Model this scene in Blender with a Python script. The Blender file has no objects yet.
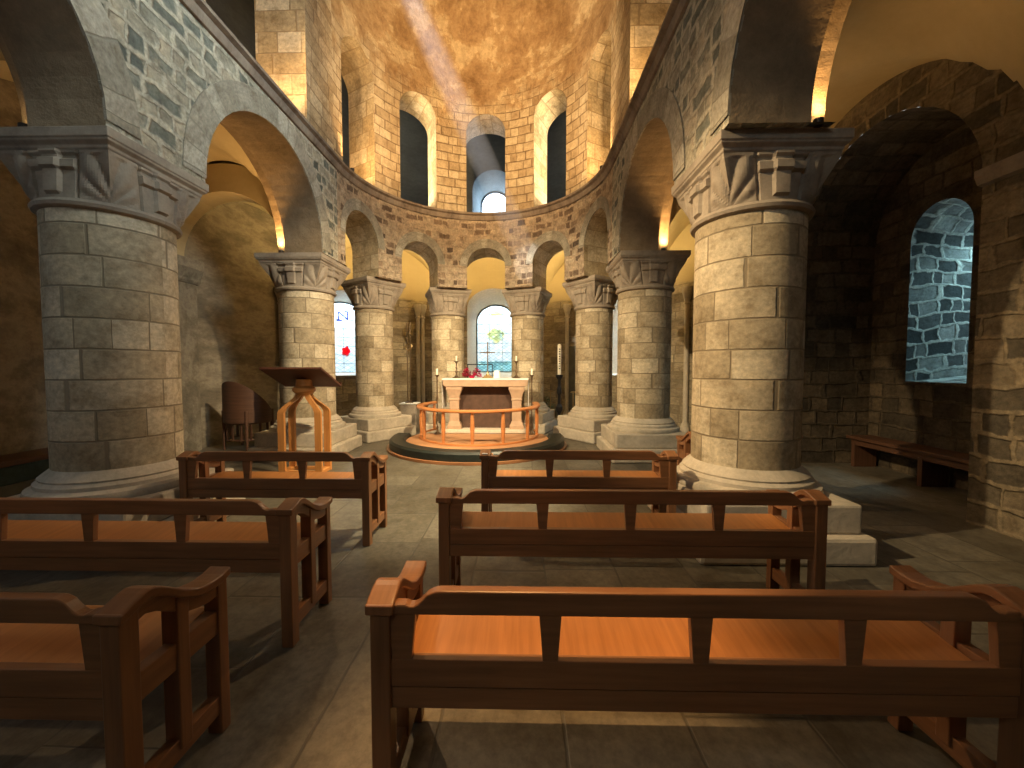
import bpy, bmesh, math, random
from mathutils import Vector, Matrix
random.seed(7)
S = bpy.context.scene
COL = S.collection
PI = math.pi
sin, cos, sqrt = math.sin, math.cos, math.sqrt

# ------------------------------------------------------------------ materials
def new_mat(name):
    m = bpy.data.materials.new(name); m.use_nodes = True
    nt = m.node_tree; nt.nodes.clear()
    out = nt.nodes.new('ShaderNodeOutputMaterial')
    p = nt.nodes.new('ShaderNodeBsdfPrincipled')
    nt.links.new(p.outputs[0], out.inputs[0])
    return m, nt, p
class N:
    def __init__(s, nt): s.nt = nt
    def add(s, t, **kw):
        n = s.nt.nodes.new(t)
        for k, v in kw.items(): setattr(n, k, v)
        return n
    def lk(s, a, b): s.nt.links.new(a, b)
    def put(s, sock, v):
        if isinstance(v, bpy.types.NodeSocket): s.lk(v, sock)
        else: sock.default_value = v
    def m(s, op, a, b=0.0, c=0.0):
        n = s.add('ShaderNodeMath', operation=op)
        s.put(n.inputs[0], a); s.put(n.inputs[1], b)
        if op in ('MULTIPLY_ADD', 'SMOOTH_MIN', 'SMOOTH_MAX', 'WRAP'): s.put(n.inputs[2], c)
        return n.outputs[0]
    def vm(s, op, a, b=(0, 0, 0)):
        n = s.add('ShaderNodeVectorMath', operation=op)
        s.put(n.inputs[0], a)
        if op == 'SCALE': s.put(n.inputs['Scale'], b)
        else: s.put(n.inputs[1], b)
        return n.outputs[0]
    def noise(s, vec, sc, det=4, rough=.55, out='Fac'):
        n = s.add('ShaderNodeTexNoise'); s.put(n.inputs['Vector'], vec)
        n.inputs['Scale'].default_value = sc; n.inputs['Detail'].default_value = det
        n.inputs['Roughness'].default_value = rough
        return n.outputs[0] if out == 'Fac' else n.outputs[1]
    def ramp(s, f, stops, interp='LINEAR'):
        n = s.add('ShaderNodeValToRGB'); s.put(n.inputs[0], f)
        cr = n.color_ramp; cr.interpolation = interp
        while len(cr.elements) < len(stops): cr.elements.new(.5)
        for e, (p, c) in zip(cr.elements, stops):
            e.position = p; e.color = (*c, 1) if len(c) == 3 else c
        return n.outputs[0]
    def step(s, v, a, b):
        n = s.add('ShaderNodeMapRange', interpolation_type='SMOOTHSTEP')
        s.put(n.inputs[0], v); n.inputs[1].default_value = a; n.inputs[2].default_value = b
        return n.outputs[0]
    def mix(s, f, a, b, mode='MIX'):
        n = s.add('ShaderNodeMix', data_type='RGBA', blend_type=mode)
        s.put(n.inputs[0], f); s.put(n.inputs[6], a); s.put(n.inputs[7], b)
        return n.outputs[2]
    def bump(s, h, strength, dist, p):
        n = s.add('ShaderNodeBump'); n.inputs['Strength'].default_value = strength
        n.inputs['Distance'].default_value = dist
        s.lk(h, n.inputs['Height']); s.lk(n.outputs[0], p.inputs['Normal'])
def c4(c): return (c[0], c[1], c[2], 1)
def uvwarp(n, warp, wscale):
    uv = n.add('ShaderNodeTexCoord').outputs['UV']
    w = n.noise(uv, wscale, 3, .6, 'Color')
    w = n.vm('SUBTRACT', w, (.5, .5, .5))
    return uv, n.vm('ADD', uv, n.vm('SCALE', w, warp))
def blocks(n, vec, bw, bh, mort, rough_edge):
    """running courses of blocks of uneven length; returns per-block random, mask (1 = stone)"""
    sp = n.add('ShaderNodeSeparateXYZ'); n.lk(vec, sp.inputs[0])
    u, v = sp.outputs[0], sp.outputs[1]
    vv = n.m('DIVIDE', v, bh); row = n.m('FLOOR', vv); fv = n.m('FRACT', vv)
    wn = n.add('ShaderNodeTexWhiteNoise', noise_dimensions='1D'); n.lk(row, wn.inputs['W'])
    rr = wn.outputs['Value']
    w = n.m('MULTIPLY_ADD', rr, bw * .7, bw * .7)
    uu = n.m('ADD', n.m('DIVIDE', u, w), n.m('MULTIPLY', rr, 17.3))
    # uneven joints inside a course
    uu = n.m('ADD', uu, n.m('MULTIPLY', n.m('SINE', n.m('MULTIPLY_ADD', uu, 2.3, n.m('MULTIPLY', row, 1.7))), .22))
    cl = n.m('FLOOR', uu); fu = n.m('FRACT', uu)
    eu = n.m('MULTIPLY', n.m('MINIMUM', fu, n.m('SUBTRACT', 1., fu)), bw)
    ev = n.m('MULTIPLY', n.m('MINIMUM', fv, n.m('SUBTRACT', 1., fv)), bh)
    e = n.m('MINIMUM', eu, ev)
    e = n.m('ADD', e, n.m('MULTIPLY', n.m('SUBTRACT', n.noise(vec, 9, 3), .5), rough_edge))
    mask = n.step(e, mort * .35, mort)
    cb = n.add('ShaderNodeCombineXYZ'); n.lk(row, cb.inputs[0]); n.lk(cl, cb.inputs[1])
    w2 = n.add('ShaderNodeTexWhiteNoise', noise_dimensions='2D'); n.lk(cb.outputs[0], w2.inputs['Vector'])
    return w2.outputs['Value'], mask
def ashlar(name, stops, mortar, bw=.36, bh=.24, mort=.012, warp=.03, edge=.012, rough=.85, bumpd=.012, blotch=.45, spec=.3, stain=(.55, .5, .42), top=None):
    m, nt, p = new_mat(name); n = N(nt)
    uv, vec = uvwarp(n, warp, 1.6)
    val, mask = blocks(n, vec, bw, bh, mort, edge)
    c = n.ramp(val, stops)
    big = n.noise(uv, 1.3, 5, .6); fine = n.noise(uv, 22, 5, .7)
    c = n.mix(n.m('MULTIPLY', n.step(big, .42, .68), blotch), c, c4(stain), 'MULTIPLY')
    c = n.mix(.75, c, n.ramp(fine, [(.25, (.45, .45, .45)), (.75, (1.4, 1.4, 1.4))]), 'MULTIPLY')
    c = n.mix(.8, c, n.ramp(n.noise(vec, 4.5, 5, .7), [(.32, (.55, .50, .42)), (.5, (1., 1., 1.)), (.7, (1.25, 1.22, 1.15))]), 'MULTIPLY')
    c = n.mix(mask, c4(mortar), c)
    if top:
        sp = n.add('ShaderNodeSeparateXYZ'); n.lk(uv, sp.inputs[0])
        pf = n.step(n.m('ADD', sp.outputs[1], n.m('MULTIPLY', n.noise(uv, 3, 4), .3)), top, top + .08)
        c = n.mix(pf, c, n.mix(big, (.44, .35, .20, 1), (.58, .48, .29, 1))); mask = n.m('MAXIMUM', mask, pf)
    n.lk(c, p.inputs['Base Color']); p.inputs['Roughness'].default_value = rough
    p.inputs['Specular IOR Level'].default_value = spec
    h = n.m('ADD', n.m('MULTIPLY', mask, .9), n.m('ADD', n.m('MULTIPLY', fine, .35), n.m('MULTIPLY', n.noise(uv, 6, 4), .8)))
    h = n.m('ADD', h, n.m('MULTIPLY', val, .5))
    n.bump(h, .75, bumpd, p)
    return m
def rubble(name, stops, mortar, sx=3.4, sy=5.2, edge=.07, warp=.12, plaster=None, pl_lo=.5, pl_hi=.6, bumpd=.025):
    m, nt, p = new_mat(name); n = N(nt)
    uv, vec = uvwarp(n, warp, 2.4)
    val, mask = blocks(n, vec, sx, sy, edge, .045)
    c = n.ramp(val, stops)
    c = n.mix(n.m('MULTIPLY', n.step(n.noise(uv, 5, 4, .6), .45, .6), .35), c, (.5, .46, .40, 1), 'MULTIPLY')
    fine = n.noise(uv, 20, 5, .7)
    c = n.mix(mask, c4(mortar), c)
    h = n.m('MULTIPLY', mask, .8)
    if plaster:
        pm = n.step(n.noise(uv, 1.9, 5, .62), pl_lo, pl_hi)
        c = n.mix(pm, c, c4(plaster)); h = n.m('MAXIMUM', h, n.m('MULTIPLY', pm, .9))
    c = n.mix(.8, c, n.ramp(fine, [(.25, (.35, .35, .35)), (.75, (1.55, 1.55, 1.55))]), 'MULTIPLY')
    c = n.mix(.7, c, n.ramp(n.noise(vec, 5.5, 5, .7), [(.32, (.5, .48, .44)), (.5, (1., 1., 1.)), (.68, (1.35, 1.3, 1.2))]), 'MULTIPLY')
    n.lk(c, p.inputs['Base Color']); p.inputs['Roughness'].default_value = .9
    p.inputs['Specular IOR Level'].default_value = .25
    h = n.m('ADD', h, n.m('ADD', n.m('MULTIPLY', fine, .35), n.m('MULTIPLY', n.noise(uv, 6, 4), .7)))
    n.bump(h, .85, bumpd, p)
    return m
def plaster(name, stops, scale=1.2, bumpd=.02, detail=7, fine_amt=.5):
    m, nt, p = new_mat(name); n = N(nt)
    uv, vec = uvwarp(n, .25, 1.5)
    big = n.noise(vec, scale, detail, .68); fine = n.noise(uv, 16, 5, .7)
    c = n.ramp(big, stops)
    c = n.mix(fine_amt, c, n.ramp(fine, [(.25, (.6, .6, .6)), (.75, (1.2, 1.2, 1.2))]), 'MULTIPLY')
    n.lk(c, p.inputs['Base Color']); p.inputs['Roughness'].default_value = .9
    p.inputs['Specular IOR Level'].default_value = .2
    n.bump(n.m('ADD', big, n.m('MULTIPLY', fine, .3)), .8, bumpd, p)
    return m
def wood(name, a, b, rough=.38, gloss=.5, sc=(2.2, 34)):
    m, nt, p = new_mat(name); n = N(nt)
    uv = n.add('ShaderNodeTexCoord').outputs['UV']
    mp = n.add('ShaderNodeMapping'); n.lk(uv, mp.inputs[0]); mp.inputs['Scale'].default_value = (*sc, 1)
    g = n.noise(mp.outputs[0], 1.0, 6, .6)
    big = n.noise(uv, 2.2, 3, .5)
    c = n.ramp(g, [(.3, a), (.7, b)])
    c = n.mix(.5, c, n.ramp(big, [(.3, (.7, .7, .7)), (.7, (1.2, 1.2, 1.2))]), 'MULTIPLY')
    n.lk(c, p.inputs['Base Color'])
    n.lk(n.m('MULTIPLY_ADD', g, .18, rough - .09), p.inputs['Roughness'])
    p.inputs['Specular IOR Level'].default_value = gloss
    n.bump(g, .25, .003, p)
    return m
def plain(name, c, rough=.5, metal=0, spec=.5, var=.25, bumpd=.002, nscale=18):
    m, nt, p = new_mat(name); n = N(nt)
    tc = n.add('ShaderNodeTexCoord').outputs['Object']
    f = n.noise(tc, nscale, 4, .6)
    lo = tuple(x * (1 - var) for x in c); hi = tuple(min(1, x * (1 + var)) for x in c)
    n.lk(n.ramp(f, [(.3, lo), (.7, hi)]), p.inputs['Base Color'])
    p.inputs['Roughness'].default_value = rough; p.inputs['Metallic'].default_value = metal
    p.inputs['Specular IOR Level'].default_value = spec
    n.bump(f, .3, bumpd, p)
    return m
def emit(name, c, s):
    m = bpy.data.materials.new(name); m.use_nodes = True; nt = m.node_tree; nt.nodes.clear()
    o = nt.nodes.new('ShaderNodeOutputMaterial'); e = nt.nodes.new('ShaderNodeEmission')
    e.inputs[0].default_value = c4(c); e.inputs[1].default_value = s
    nt.links.new(e.outputs[0], o.inputs[0]); return m
def glass(name, tint, lead=0., cell=.09, vivid=None, tl=.35, lo=.75):
    """leaded quarry glass: daylight passes straight through and some of it scatters"""
    m = bpy.data.materials.new(name); m.use_nodes = True; nt = m.node_tree; nt.nodes.clear(); n = N(nt)
    o = n.add('ShaderNodeOutputMaterial'); uv = n.add('ShaderNodeTexCoord').outputs['UV']
    sp = n.add('ShaderNodeSeparateXYZ'); n.lk(uv, sp.inputs[0])
    a = n.m('DIVIDE', n.m('ADD', sp.outputs[0], n.m('MULTIPLY', sp.outputs[1], .75)), cell)
    b = n.m('DIVIDE', n.m('SUBTRACT', sp.outputs[0], n.m('MULTIPLY', sp.outputs[1], .75)), cell)
    fa = n.m('PINGPONG', a, .5); fb = n.m('PINGPONG', b, .5)
    e = n.m('MINIMUM', fa, fb)
    mask = n.step(e, .03, .08)
    cb = n.add('ShaderNodeCombineXYZ'); n.lk(n.m('FLOOR', a), cb.inputs[0]); n.lk(n.m('FLOOR', b), cb.inputs[1])
    w = n.add('ShaderNodeTexWhiteNoise', noise_dimensions='2D'); n.lk(cb.outputs[0], w.inputs['Vector'])
    c = n.ramp(w.outputs['Value'], [(0, tuple(x * lo for x in tint)), (.7, tint), (1, vivid or tint)])
    c = n.mix(n.m('MULTIPLY', n.m('SUBTRACT', 1., mask), lead), c, (.08, .12, .14, 1))
    t = n.add('ShaderNodeBsdfTransparent'); r = n.add('ShaderNodeBsdfTranslucent'); mx = n.add('ShaderNodeMixShader')
    n.lk(c, t.inputs[0]); n.lk(c, r.inputs[0]); mx.inputs[0].default_value = tl
    n.lk(t.outputs[0], mx.inputs[1]); n.lk(r.outputs[0], mx.inputs[2]); n.lk(mx.outputs[0], o.inputs[0])
    return m

M = {}
M['shaft'] = ashlar('shaft_stone', [(0, (.33, .27, .18)), (.5, (.50, .425, .305)), (1, (.63, .555, .42))], (.27, .22, .15), .42, .245, .010, .015, .008, .8, .008, .35)
M['carved'] = plaster('carved_stone', [(.3, (.23, .19, .16)), (.5, (.34, .29, .235)), (.75, (.45, .39, .32))], 2.5, .008)
M['base'] = plaster('base_stone', [(.3, (.40, .36, .29)), (.55, (.55, .49, .40)), (.8, (.66, .60, .50))], 3.0, .010)
M['nave'] = rubble('nave_rubble', [(0, (.09, .105, .10)), (.35, (.20, .21, .18)), (.65, (.34, .32, .26)), (1, (.50, .44, .34))], (.46, .43, .35), .22, .15, .034, .15, (.36, .33, .26), .55, .62)
M['apse'] = rubble('apse_rubble', [(0, (.10, .075, .06)), (.25, (.25, .18, .13)), (.5, (.42, .34, .25)), (1, (.52, .43, .32))], (.43, .34, .25), .21, .145, .034, .12, (.43, .34, .25), .58, .64)
M['upper'] = ashlar('gallery_ashlar', [(0, (.40, .30, .18)), (.5, (.52, .41, .26)), (1, (.60, .50, .34))], (.28, .20, .12), .34, .21, .012, .05, .02, .88, .022, .5)
def upper_wall(name):
    m, nt, p = new_mat(name); n = N(nt)
    uv, vec = uvwarp(n, .05, 1.6)
    val, mask = blocks(n, vec, .30, .185, .012, .02)
    c1 = n.mix(mask, (.28, .20, .12, 1), n.ramp(val, [(0, (.40, .30, .18)), (.5, (.52, .41, .26)), (1, (.60, .50, .34))]))
    uv2, vec2 = uvwarp(n, .25, 1.5)
    big = n.noise(vec2, 1.1, 8, .7)
    c2 = n.ramp(big, [(.30, (.23, .135, .06)), (.45, (.38, .25, .13)), (.54, (.47, .33, .18)), (.57, (.60, .47, .29)), (.8, (.60, .47, .28))])
    sp = n.add('ShaderNodeSeparateXYZ'); n.lk(uv, sp.inputs[0])
    hgt = n.m('ADD', sp.outputs[1], n.m('MULTIPLY', n.m('SUBTRACT', n.noise(uv, 1.4, 5, .6), .5), 3.2))
    f = n.step(hgt, 7.0, 7.7)
    fine = n.noise(uv, 20, 5, .7)
    mid = n.noise(vec2, 7, 5, .65)
    c = n.mix(f, c1, c2)
    c = n.mix(.6, c, n.ramp(mid, [(.3, (.6, .55, .5)), (.6, (1.15, 1.15, 1.15))]), 'MULTIPLY')
    c = n.mix(.5, c, n.ramp(fine, [(.25, (.6, .6, .6)), (.75, (1.2, 1.2, 1.2))]), 'MULTIPLY')
    n.lk(c, p.inputs['Base Color']); p.inputs['Roughness'].default_value = .9; p.inputs['Specular IOR Level'].default_value = .25
    h = n.m('ADD', n.m('MULTIPLY', n.m('MULTIPLY', mask, n.m('SUBTRACT', 1., f)), .8), n.m('ADD', n.m('MULTIPLY', fine, .3), n.m('MULTIPLY', mid, 1.3)))
    n.bump(h, .9, .035, p)
    return m
M['apse_upper'] = upper_wall('apse_upper_wall')
M['jamb'] = ashlar('jamb_ashlar', [(0, (.42, .33, .20)), (.5, (.55, .46, .31)), (1, (.64, .56, .42))], (.34, .26, .16), .40, .30, .010, .03, .015, .85, .012, .4)
M['vouss'] = ashlar('voussoir_stone', [(0, (.30, .28, .23)), (.5, (.38, .35, .29)), (1, (.46, .43, .36))], (.28, .26, .21), .24, .40, .010, .02, .01, .85, .01, .4)
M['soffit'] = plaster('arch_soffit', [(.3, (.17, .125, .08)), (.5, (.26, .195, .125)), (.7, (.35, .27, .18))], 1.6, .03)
M['dome'] = plaster('dome_plaster', [(.30, (.23, .135, .06)), (.45, (.37, .24, .12)), (.55, (.47, .33, .18)), (.60, (.58, .45, .27)), (.8, (.60, .47, .28))], 1.1, .035)
M['vault'] = plaster('vault_plaster', [(.3, (.47, .38, .22)), (.7, (.58, .48, .29))], .8, .01, 4, .15)
M['aisle'] = plaster('aisle_plaster', [(.32, (.12, .10, .075)), (.46, (.22, .185, .135)), (.54, (.33, .285, .21)), (.62, (.24, .20, .15)), (.8, (.42, .37, .28))], 1.3, .04)
M['amb'] = ashlar('ambulatory_blocks', [(0, (.24, .20, .14)), (.5, (.34, .285, .20)), (1, (.44, .38, .27))], (.22, .18, .12), .34, .2, .012, .04, .015, .9, .014, .5, top=3.52)
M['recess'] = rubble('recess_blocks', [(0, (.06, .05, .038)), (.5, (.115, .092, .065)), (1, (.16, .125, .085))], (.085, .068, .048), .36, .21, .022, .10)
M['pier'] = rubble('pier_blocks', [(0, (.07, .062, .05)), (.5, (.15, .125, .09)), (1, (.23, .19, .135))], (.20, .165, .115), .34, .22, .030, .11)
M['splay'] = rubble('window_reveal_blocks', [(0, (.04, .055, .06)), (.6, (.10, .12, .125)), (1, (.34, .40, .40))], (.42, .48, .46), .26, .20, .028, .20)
M['blue'] = plaster('gallery_plaster', [(.3, (.11, .12, .12)), (.7, (.18, .195, .19))], 1.2, .01)
M['course'] = plaster('string_course', [(.3, (.13, .10, .08)), (.5, (.25, .20, .16)), (.8, (.36, .31, .25))], 3.4, .02)
M['floor'] = ashlar('flagstones', [(0, (.115, .105, .085)), (.5, (.145, .132, .105)), (1, (.175, .16, .13))], (.085, .078, .064), .85, .52, .010, .02, .004, .48, .003, .6, .45)
M['wood'] = wood('oak', (.19, .085, .038), (.31, .14, .062), .36, .5)
M['seat'] = wood('seat_oak', (.36, .145, .045), (.50, .215, .07), .38, .5)
M['darkwood'] = wood('dark_oak', (.075, .035, .020), (.13, .062, .036), .55, .35)
M['rail'] = wood('rail_oak', (.42, .155, .05), (.58, .24, .085), .33, .55)
M['lectwood'] = wood('lectern_oak', (.50, .20, .055), (.66, .30, .09), .4, .45)
M['deskwood'] = wood('desk_board', (.085, .03, .018), (.13, .05, .03), .55, .3)
M['platform'] = wood('platform_boards', (.38, .19, .09), (.50, .27, .14), .5, .4)
M['leather'] = plain('black_leather', (.010, .014, .013), .42, 0, .5, .4)
M['teal'] = plain('teal_cushion', (.03, .06, .06), .8)
M['altar'] = plain('altar_stone', (.44, .305, .21), .6, 0, .4, .12, .003, 9)
M['altarpanel'] = plain('altar_back_panel', (.085, .048, .034), .7, 0, .3, .3, .004, 7)
M['step'] = plain('altar_step_stone', (.62, .55, .45), .6, 0, .4, .12)
M['linen'] = plain('white_linen', (.80, .80, .78), .8, 0, .2, .05)
M['iron'] = plain('black_iron', (.02, .02, .022), .45, .6)
M['brass'] = plain('aged_brass', (.38, .27, .13), .38, .85, .5, .2)
M['bronze'] = plain('dark_bronze', (.16, .11, .07), .4, .8, .5, .2)
M['wax'] = plain('candle_wax', (.86, .80, .66), .5, 0, .4, .05)
M['petal'] = plain('magenta_petals', (.42, .012, .06), .55, 0, .3, .5, .01, 40)
M['leaf'] = plain('green_leaves', (.035, .07, .025), .6, 0, .3, .5, .01, 30)
M['whitefl'] = plain('pale_blossom', (.6, .6, .45), .6)
M['slab'] = plain('dark_wall_slab', (.13, .125, .10), .7, 0, .3, .2, .003, 6)
M['card'] = plain('white_card', (.78, .78, .80), .6, 0, .2, .03)
M['lead'] = plain('window_lead', (.05, .06, .07), .6)
M['lampbody'] = plain('lamp_housing', (.05, .045, .04), .5, .5)
M['lamp'] = emit('lamp_face', (1., .72, .34), 25)
M['gl_center'] = glass('leaded_glass_centre', (.80, .92, .93), .55, .085, (.95, .93, .78))
M['gl_white'] = glass('plain_glass', (.93, .97, 1.0), .12, .2)
M['gl_left'] = glass('leaded_glass_left', (.74, .88, .93), .5, .1, (.55, .8, .95))
M['gl_teal'] = glass('teal_glass', (.66, .90, .90), .8, .07, (.75, .93, .93))
M['gl_red'] = glass('red_glass', (.95, .06, .10), .0, .5, (.9, .03, .06))
M['gl_yellow'] = glass('yellow_glass', (.92, .86, .52), .4, .06, (.8, .9, .9))
M['gl_blue'] = glass('blue_glass', (.10, .13, .45), .0, .5)

# ------------------------------------------------------------------ mesh helper
class MB:
    def __init__(s): s.v = []; s.f = []; s.uv = []
    def face(s, pts, uvs=None):
        i = len(s.v); s.v += [tuple(p) for p in pts]
        s.f.append(tuple(range(i, i + len(pts))))
        if uvs is None:
            a = Vector(pts[1]) - Vector(pts[0]); b = Vector(pts[2]) - Vector(pts[0])
            nn = a.cross(b); k = max(range(3), key=lambda j: abs(nn[j]))
            ax = [(1, 2), (0, 2), (0, 1)][k]
            uvs = [(p[ax[0]], p[ax[1]]) for p in pts]
        s.uv.append(uvs)
    def box(s, x0, x1, y0, y1, z0, z1, tf=None):
        c = [(x, y, z) for x in (x0, x1) for y in (y0, y1) for z in (z0, z1)]
        dims = [x1 - x0, y1 - y0, z1 - z0]; L = max(range(3), key=lambda j: dims[j])
        r0 = random.random() * 9
        for q in ((0, 1, 3, 2), (4, 6, 7, 5), (0, 4, 5, 1), (2, 3, 7, 6), (0, 2, 6, 4), (1, 5, 7, 3)):
            pts = [c[j] for j in q]
            fixed = [j for j in range(3) if len({round(p[j], 6) for p in pts}) == 1][0]
            ot = [j for j in range(3) if j != fixed]
            if L in ot: ot = [L] + [j for j in ot if j != L]
            uvs = [(p[ot[0]] + r0, p[ot[1]] + r0 * .7) for p in pts]
            if tf: pts = [tf(p) for p in pts]
            s.face(pts, uvs)
    def prism(s, prof, a, b, put):
        """closed 2D profile swept from a to b; put(p, q, t) gives the point"""
        n = len(prof); r0 = random.random() * 5
        s.face([put(*p, a) for p in prof], [(p[0] + r0, p[1] + r0) for p in prof])
        s.face([put(*p, b) for p in reversed(prof)], [(p[0] + r0, p[1] + r0) for p in reversed(prof)])
        d = 0
        for i in range(n):
            p, q = prof[i], prof[(i + 1) % n]; l = math.hypot(q[0] - p[0], q[1] - p[1])
            s.face([put(*p, a), put(*q, a), put(*q, b), put(*p, b)], [(d + r0, a), (d + l + r0, a), (d + l + r0, b), (d + r0, b)])
            d += l
    def tube(s, path, r, n=10, cap=True):
        path = [Vector(p) for p in path]; rr = r if isinstance(r, (list, tuple)) else [r] * len(path)
        rings = []; prev = None
        for i, p in enumerate(path):
            t = (path[min(i + 1, len(path) - 1)] - path[max(i - 1, 0)]).normalized()
            if prev is None:
                up = Vector((0, 0, 1)) if abs(t.z) < .9 else Vector((1, 0, 0))
                a = t.cross(up).normalized()
            else: a = (prev - t * prev.dot(t)).normalized()
            b = t.cross(a); prev = a
            rings.append([p + (a * cos(2 * PI * k / n) + b * sin(2 * PI * k / n)) * rr[i] for k in range(n)])
        d = 0
        for i in range(len(rings) - 1):
            l = (path[i + 1] - path[i]).length
            for k in range(n):
                k2 = (k + 1) % n; c0 = k / n * 2 * PI * rr[i]; c1 = (k + 1) / n * 2 * PI * rr[i]
                s.face([rings[i][k], rings[i][k2], rings[i + 1][k2], rings[i + 1][k]], [(d, c0), (d, c1), (d + l, c1), (d + l, c0)])
            d += l
        if cap: s.face(list(reversed(rings[0]))); s.face(rings[-1])
    def lathe(s, prof, n=32, c=(0, 0, 0), cap=True, arc=None):
        """profile [(r, z)] turned round the z axis at c"""
        R = max(p[0] for p in prof); d = 0
        for i in range(len(prof) - 1):
            (r0, z0), (r1, z1) = prof[i], prof[i + 1]; l = math.hypot(r1 - r0, z1 - z0)
            for k in range(n):
                a, b = 2 * PI * k / n, 2 * PI * (k + 1) / n
                P = [(c[0] + r * cos(t), c[1] + r * sin(t), c[2] + z) for r, z, t in ((r0, z0, a), (r0, z0, b), (r1, z1, b), (r1, z1, a))]
                U = [(a * R, d), (b * R, d), (b * R, d + l), (a * R, d + l)]
                if r0 < 1e-6: P = P[1:]; U = U[1:]
                elif r1 < 1e-6: P = P[:3]; U = U[:3]
                s.face(P, U)
            d += l
        if cap:
            for (r, z), rev in ((prof[0], 1), (prof[-1], 0)):
                if r > 1e-5:
                    P = [(c[0] + r * cos(2 * PI * k / n), c[1] + r * sin(2 * PI * k / n), c[2] + z) for k in range(n)]
                    s.face(P[::-1] if rev else P)
    def build(s, name, mat, parent=None, loc=None, bevel=0, smooth=False, rot=None, weld=True, seg=2):
        me = bpy.data.meshes.new(name)
        me.from_pydata(s.v, [], s.f)
        ul = me.uv_layers.new(name='UVMap')
        flat = [c for f in s.uv for uv in f for c in uv]
        ul.data.foreach_set('uv', flat)
        me.materials.append(M[mat] if isinstance(mat, str) else mat)
        if weld:
            bm = bmesh.new(); bm.from_mesh(me)
            bmesh.ops.remove_doubles(bm, verts=bm.verts, dist=1e-5)
            bmesh.ops.recalc_face_normals(bm, faces=bm.faces)
            if smooth:
                for f in bm.faces: f.smooth = True
                for e in bm.edges:
                    if len(e.link_faces) == 2 and e.calc_face_angle(0) > .7: e.smooth = False
            bm.to_mesh(me); bm.free()
        me.update()
        o = bpy.data.objects.new(name, me); COL.objects.link(o)
        if parent: o.parent = parent
        if loc: o.location = loc
        if rot: o.rotation_euler = (0, 0, rot)
        if bevel:
            b = o.modifiers.new('Bevel', 'BEVEL'); b.width = bevel; b.segments = seg; b.limit_method = 'ANGLE'
        return o
def empty(name, loc, rz=0):
    o = bpy.data.objects.new(name, None); COL.objects.link(o); o.location = loc; o.rotation_euler = (0, 0, rz)
    o.empty_display_size = .1; return o
def tag(o, label=None, cat=None, group=None, kind=None):
    if label: o['label'] = label
    if cat: o['category'] = cat
    if group: o['group'] = group
    if kind: o['kind'] = kind
    return o
def struct(o): o['kind'] = 'structure'; return o
def copy_tree(o, parent=None):
    c = o.copy(); COL.objects.link(c)
    if parent: c.parent = parent
    for ch in list(o.children): copy_tree(ch, c)
    return c

# ------------------------------------------------------------------ plan of the chapel (metres)
R0 = 2.875            # column line: distance from the nave axis / radius of the apse
YC = 6.84             # centre of the apse
ROW1 = 3.59
ZI = 3.30             # top of the abaci
ZL = 4.98             # gallery ledge
ZV = 7.90             # springing of the high vault
DI, DO = 2.32, 3.10
KY = 1.04             # the apse is a little deeper than a half circle
D1 = 2.92             # depth of the first arch order   # faces of the arcade wall
DW = 5.12             # face of the outer wall
def mL(s, d, z): return (-d, s, z)
def mR(s, d, z): return (d, s, z)
def mA(s, d, z):
    a = s / R0; return (d * sin(a), YC + KY * d * cos(a), z)
SA = R0 * PI / 2

def arch_pts(o, n=20):
    sc, hf, zs, zp, ri = o
    return [(sc - hf * cos(PI * k / n), zp + ri * sin(PI * k / n)) for k in range(n + 1)]
def wall_face(b, mp, d, s0, s1, z0, z1, ops, step=.3, urot=0):
    xs = {round(s0, 5), round(s1, 5)}
    k = max(1, int((s1 - s0) / step))
    for i in range(k + 1): xs.add(round(s0 + (s1 - s0) * i / k, 5))
    tops = {}
    for oi, o in enumerate(ops):
        lo, hi = o[0] - o[1], o[0] + o[1]
        xs = {x for x in xs if not (lo - .02 < x < hi + .02)}
        for (x, z) in arch_pts(o): xs.add(round(x, 5))
    xs = sorted(x for x in xs if s0 - 1e-4 <= x <= s1 + 1e-4)
    def at(o, x):
        t = max(-1, min(1, (x - o[0]) / o[1])); return o[3] + o[4] * sqrt(max(0, 1 - t * t))
    def q(xa, xb, za, zb, zc, zd):
        # xa:(za bottom, zd top)  xb:(zb bottom, zc top)
        b.face([mp(xa, d, za), mp(xb, d, zb), mp(xb, d, zc), mp(xa, d, zd)], [(xa, za), (xb, zb), (xb, zc), (xa, zd)])
    for xa, xb in zip(xs, xs[1:]):
        m = (xa + xb) / 2; ins = [o for o in ops if o[0] - o[1] < m < o[0] + o[1]]
        if not ins: q(xa, xb, z0, z0, z1, z1)
        else:
            o = ins[0]
            if o[2] > z0 + 1e-4: q(xa, xb, z0, z0, o[2], o[2])
            q(xa, xb, at(o, xa), at(o, xb), z1, z1)
def tunnel(b, mp, o0, d0, o1, d1, sill=True, nd=1, what='all'):
    """reveal of an arched opening from (o0, d0) to (o1, d1)"""
    p0, p1 = arch_pts(o0, 24), arch_pts(o1, 24)
    def pr(o, p): return [(o[0] - o[1], o[2])] + p + [(o[0] + o[1], o[2])]
    p0, p1 = pr(o0, p0), pr(o1, p1)
    L = 0
    for i in range(len(p0) - 1):
        l = math.hypot(p0[i + 1][0] - p0[i][0], p0[i + 1][1] - p0[i][1])
        b.face([mp(*_x(p0[i], d0)), mp(*_x(p0[i + 1], d0)), mp(*_x(p1[i + 1], d1)), mp(*_x(p1[i], d1))],
               [(d0, L), (d0, L + l), (d1, L + l), (d1, L)])
        L += l
    if sill:
        b.face([mp(*_x(p0[0], d0)), mp(*_x(p1[0], d1)), mp(*_x(p1[-1], d1)), mp(*_x(p0[-1], d0))])
def _x(p, d): return (p[0], d, p[1])
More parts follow.
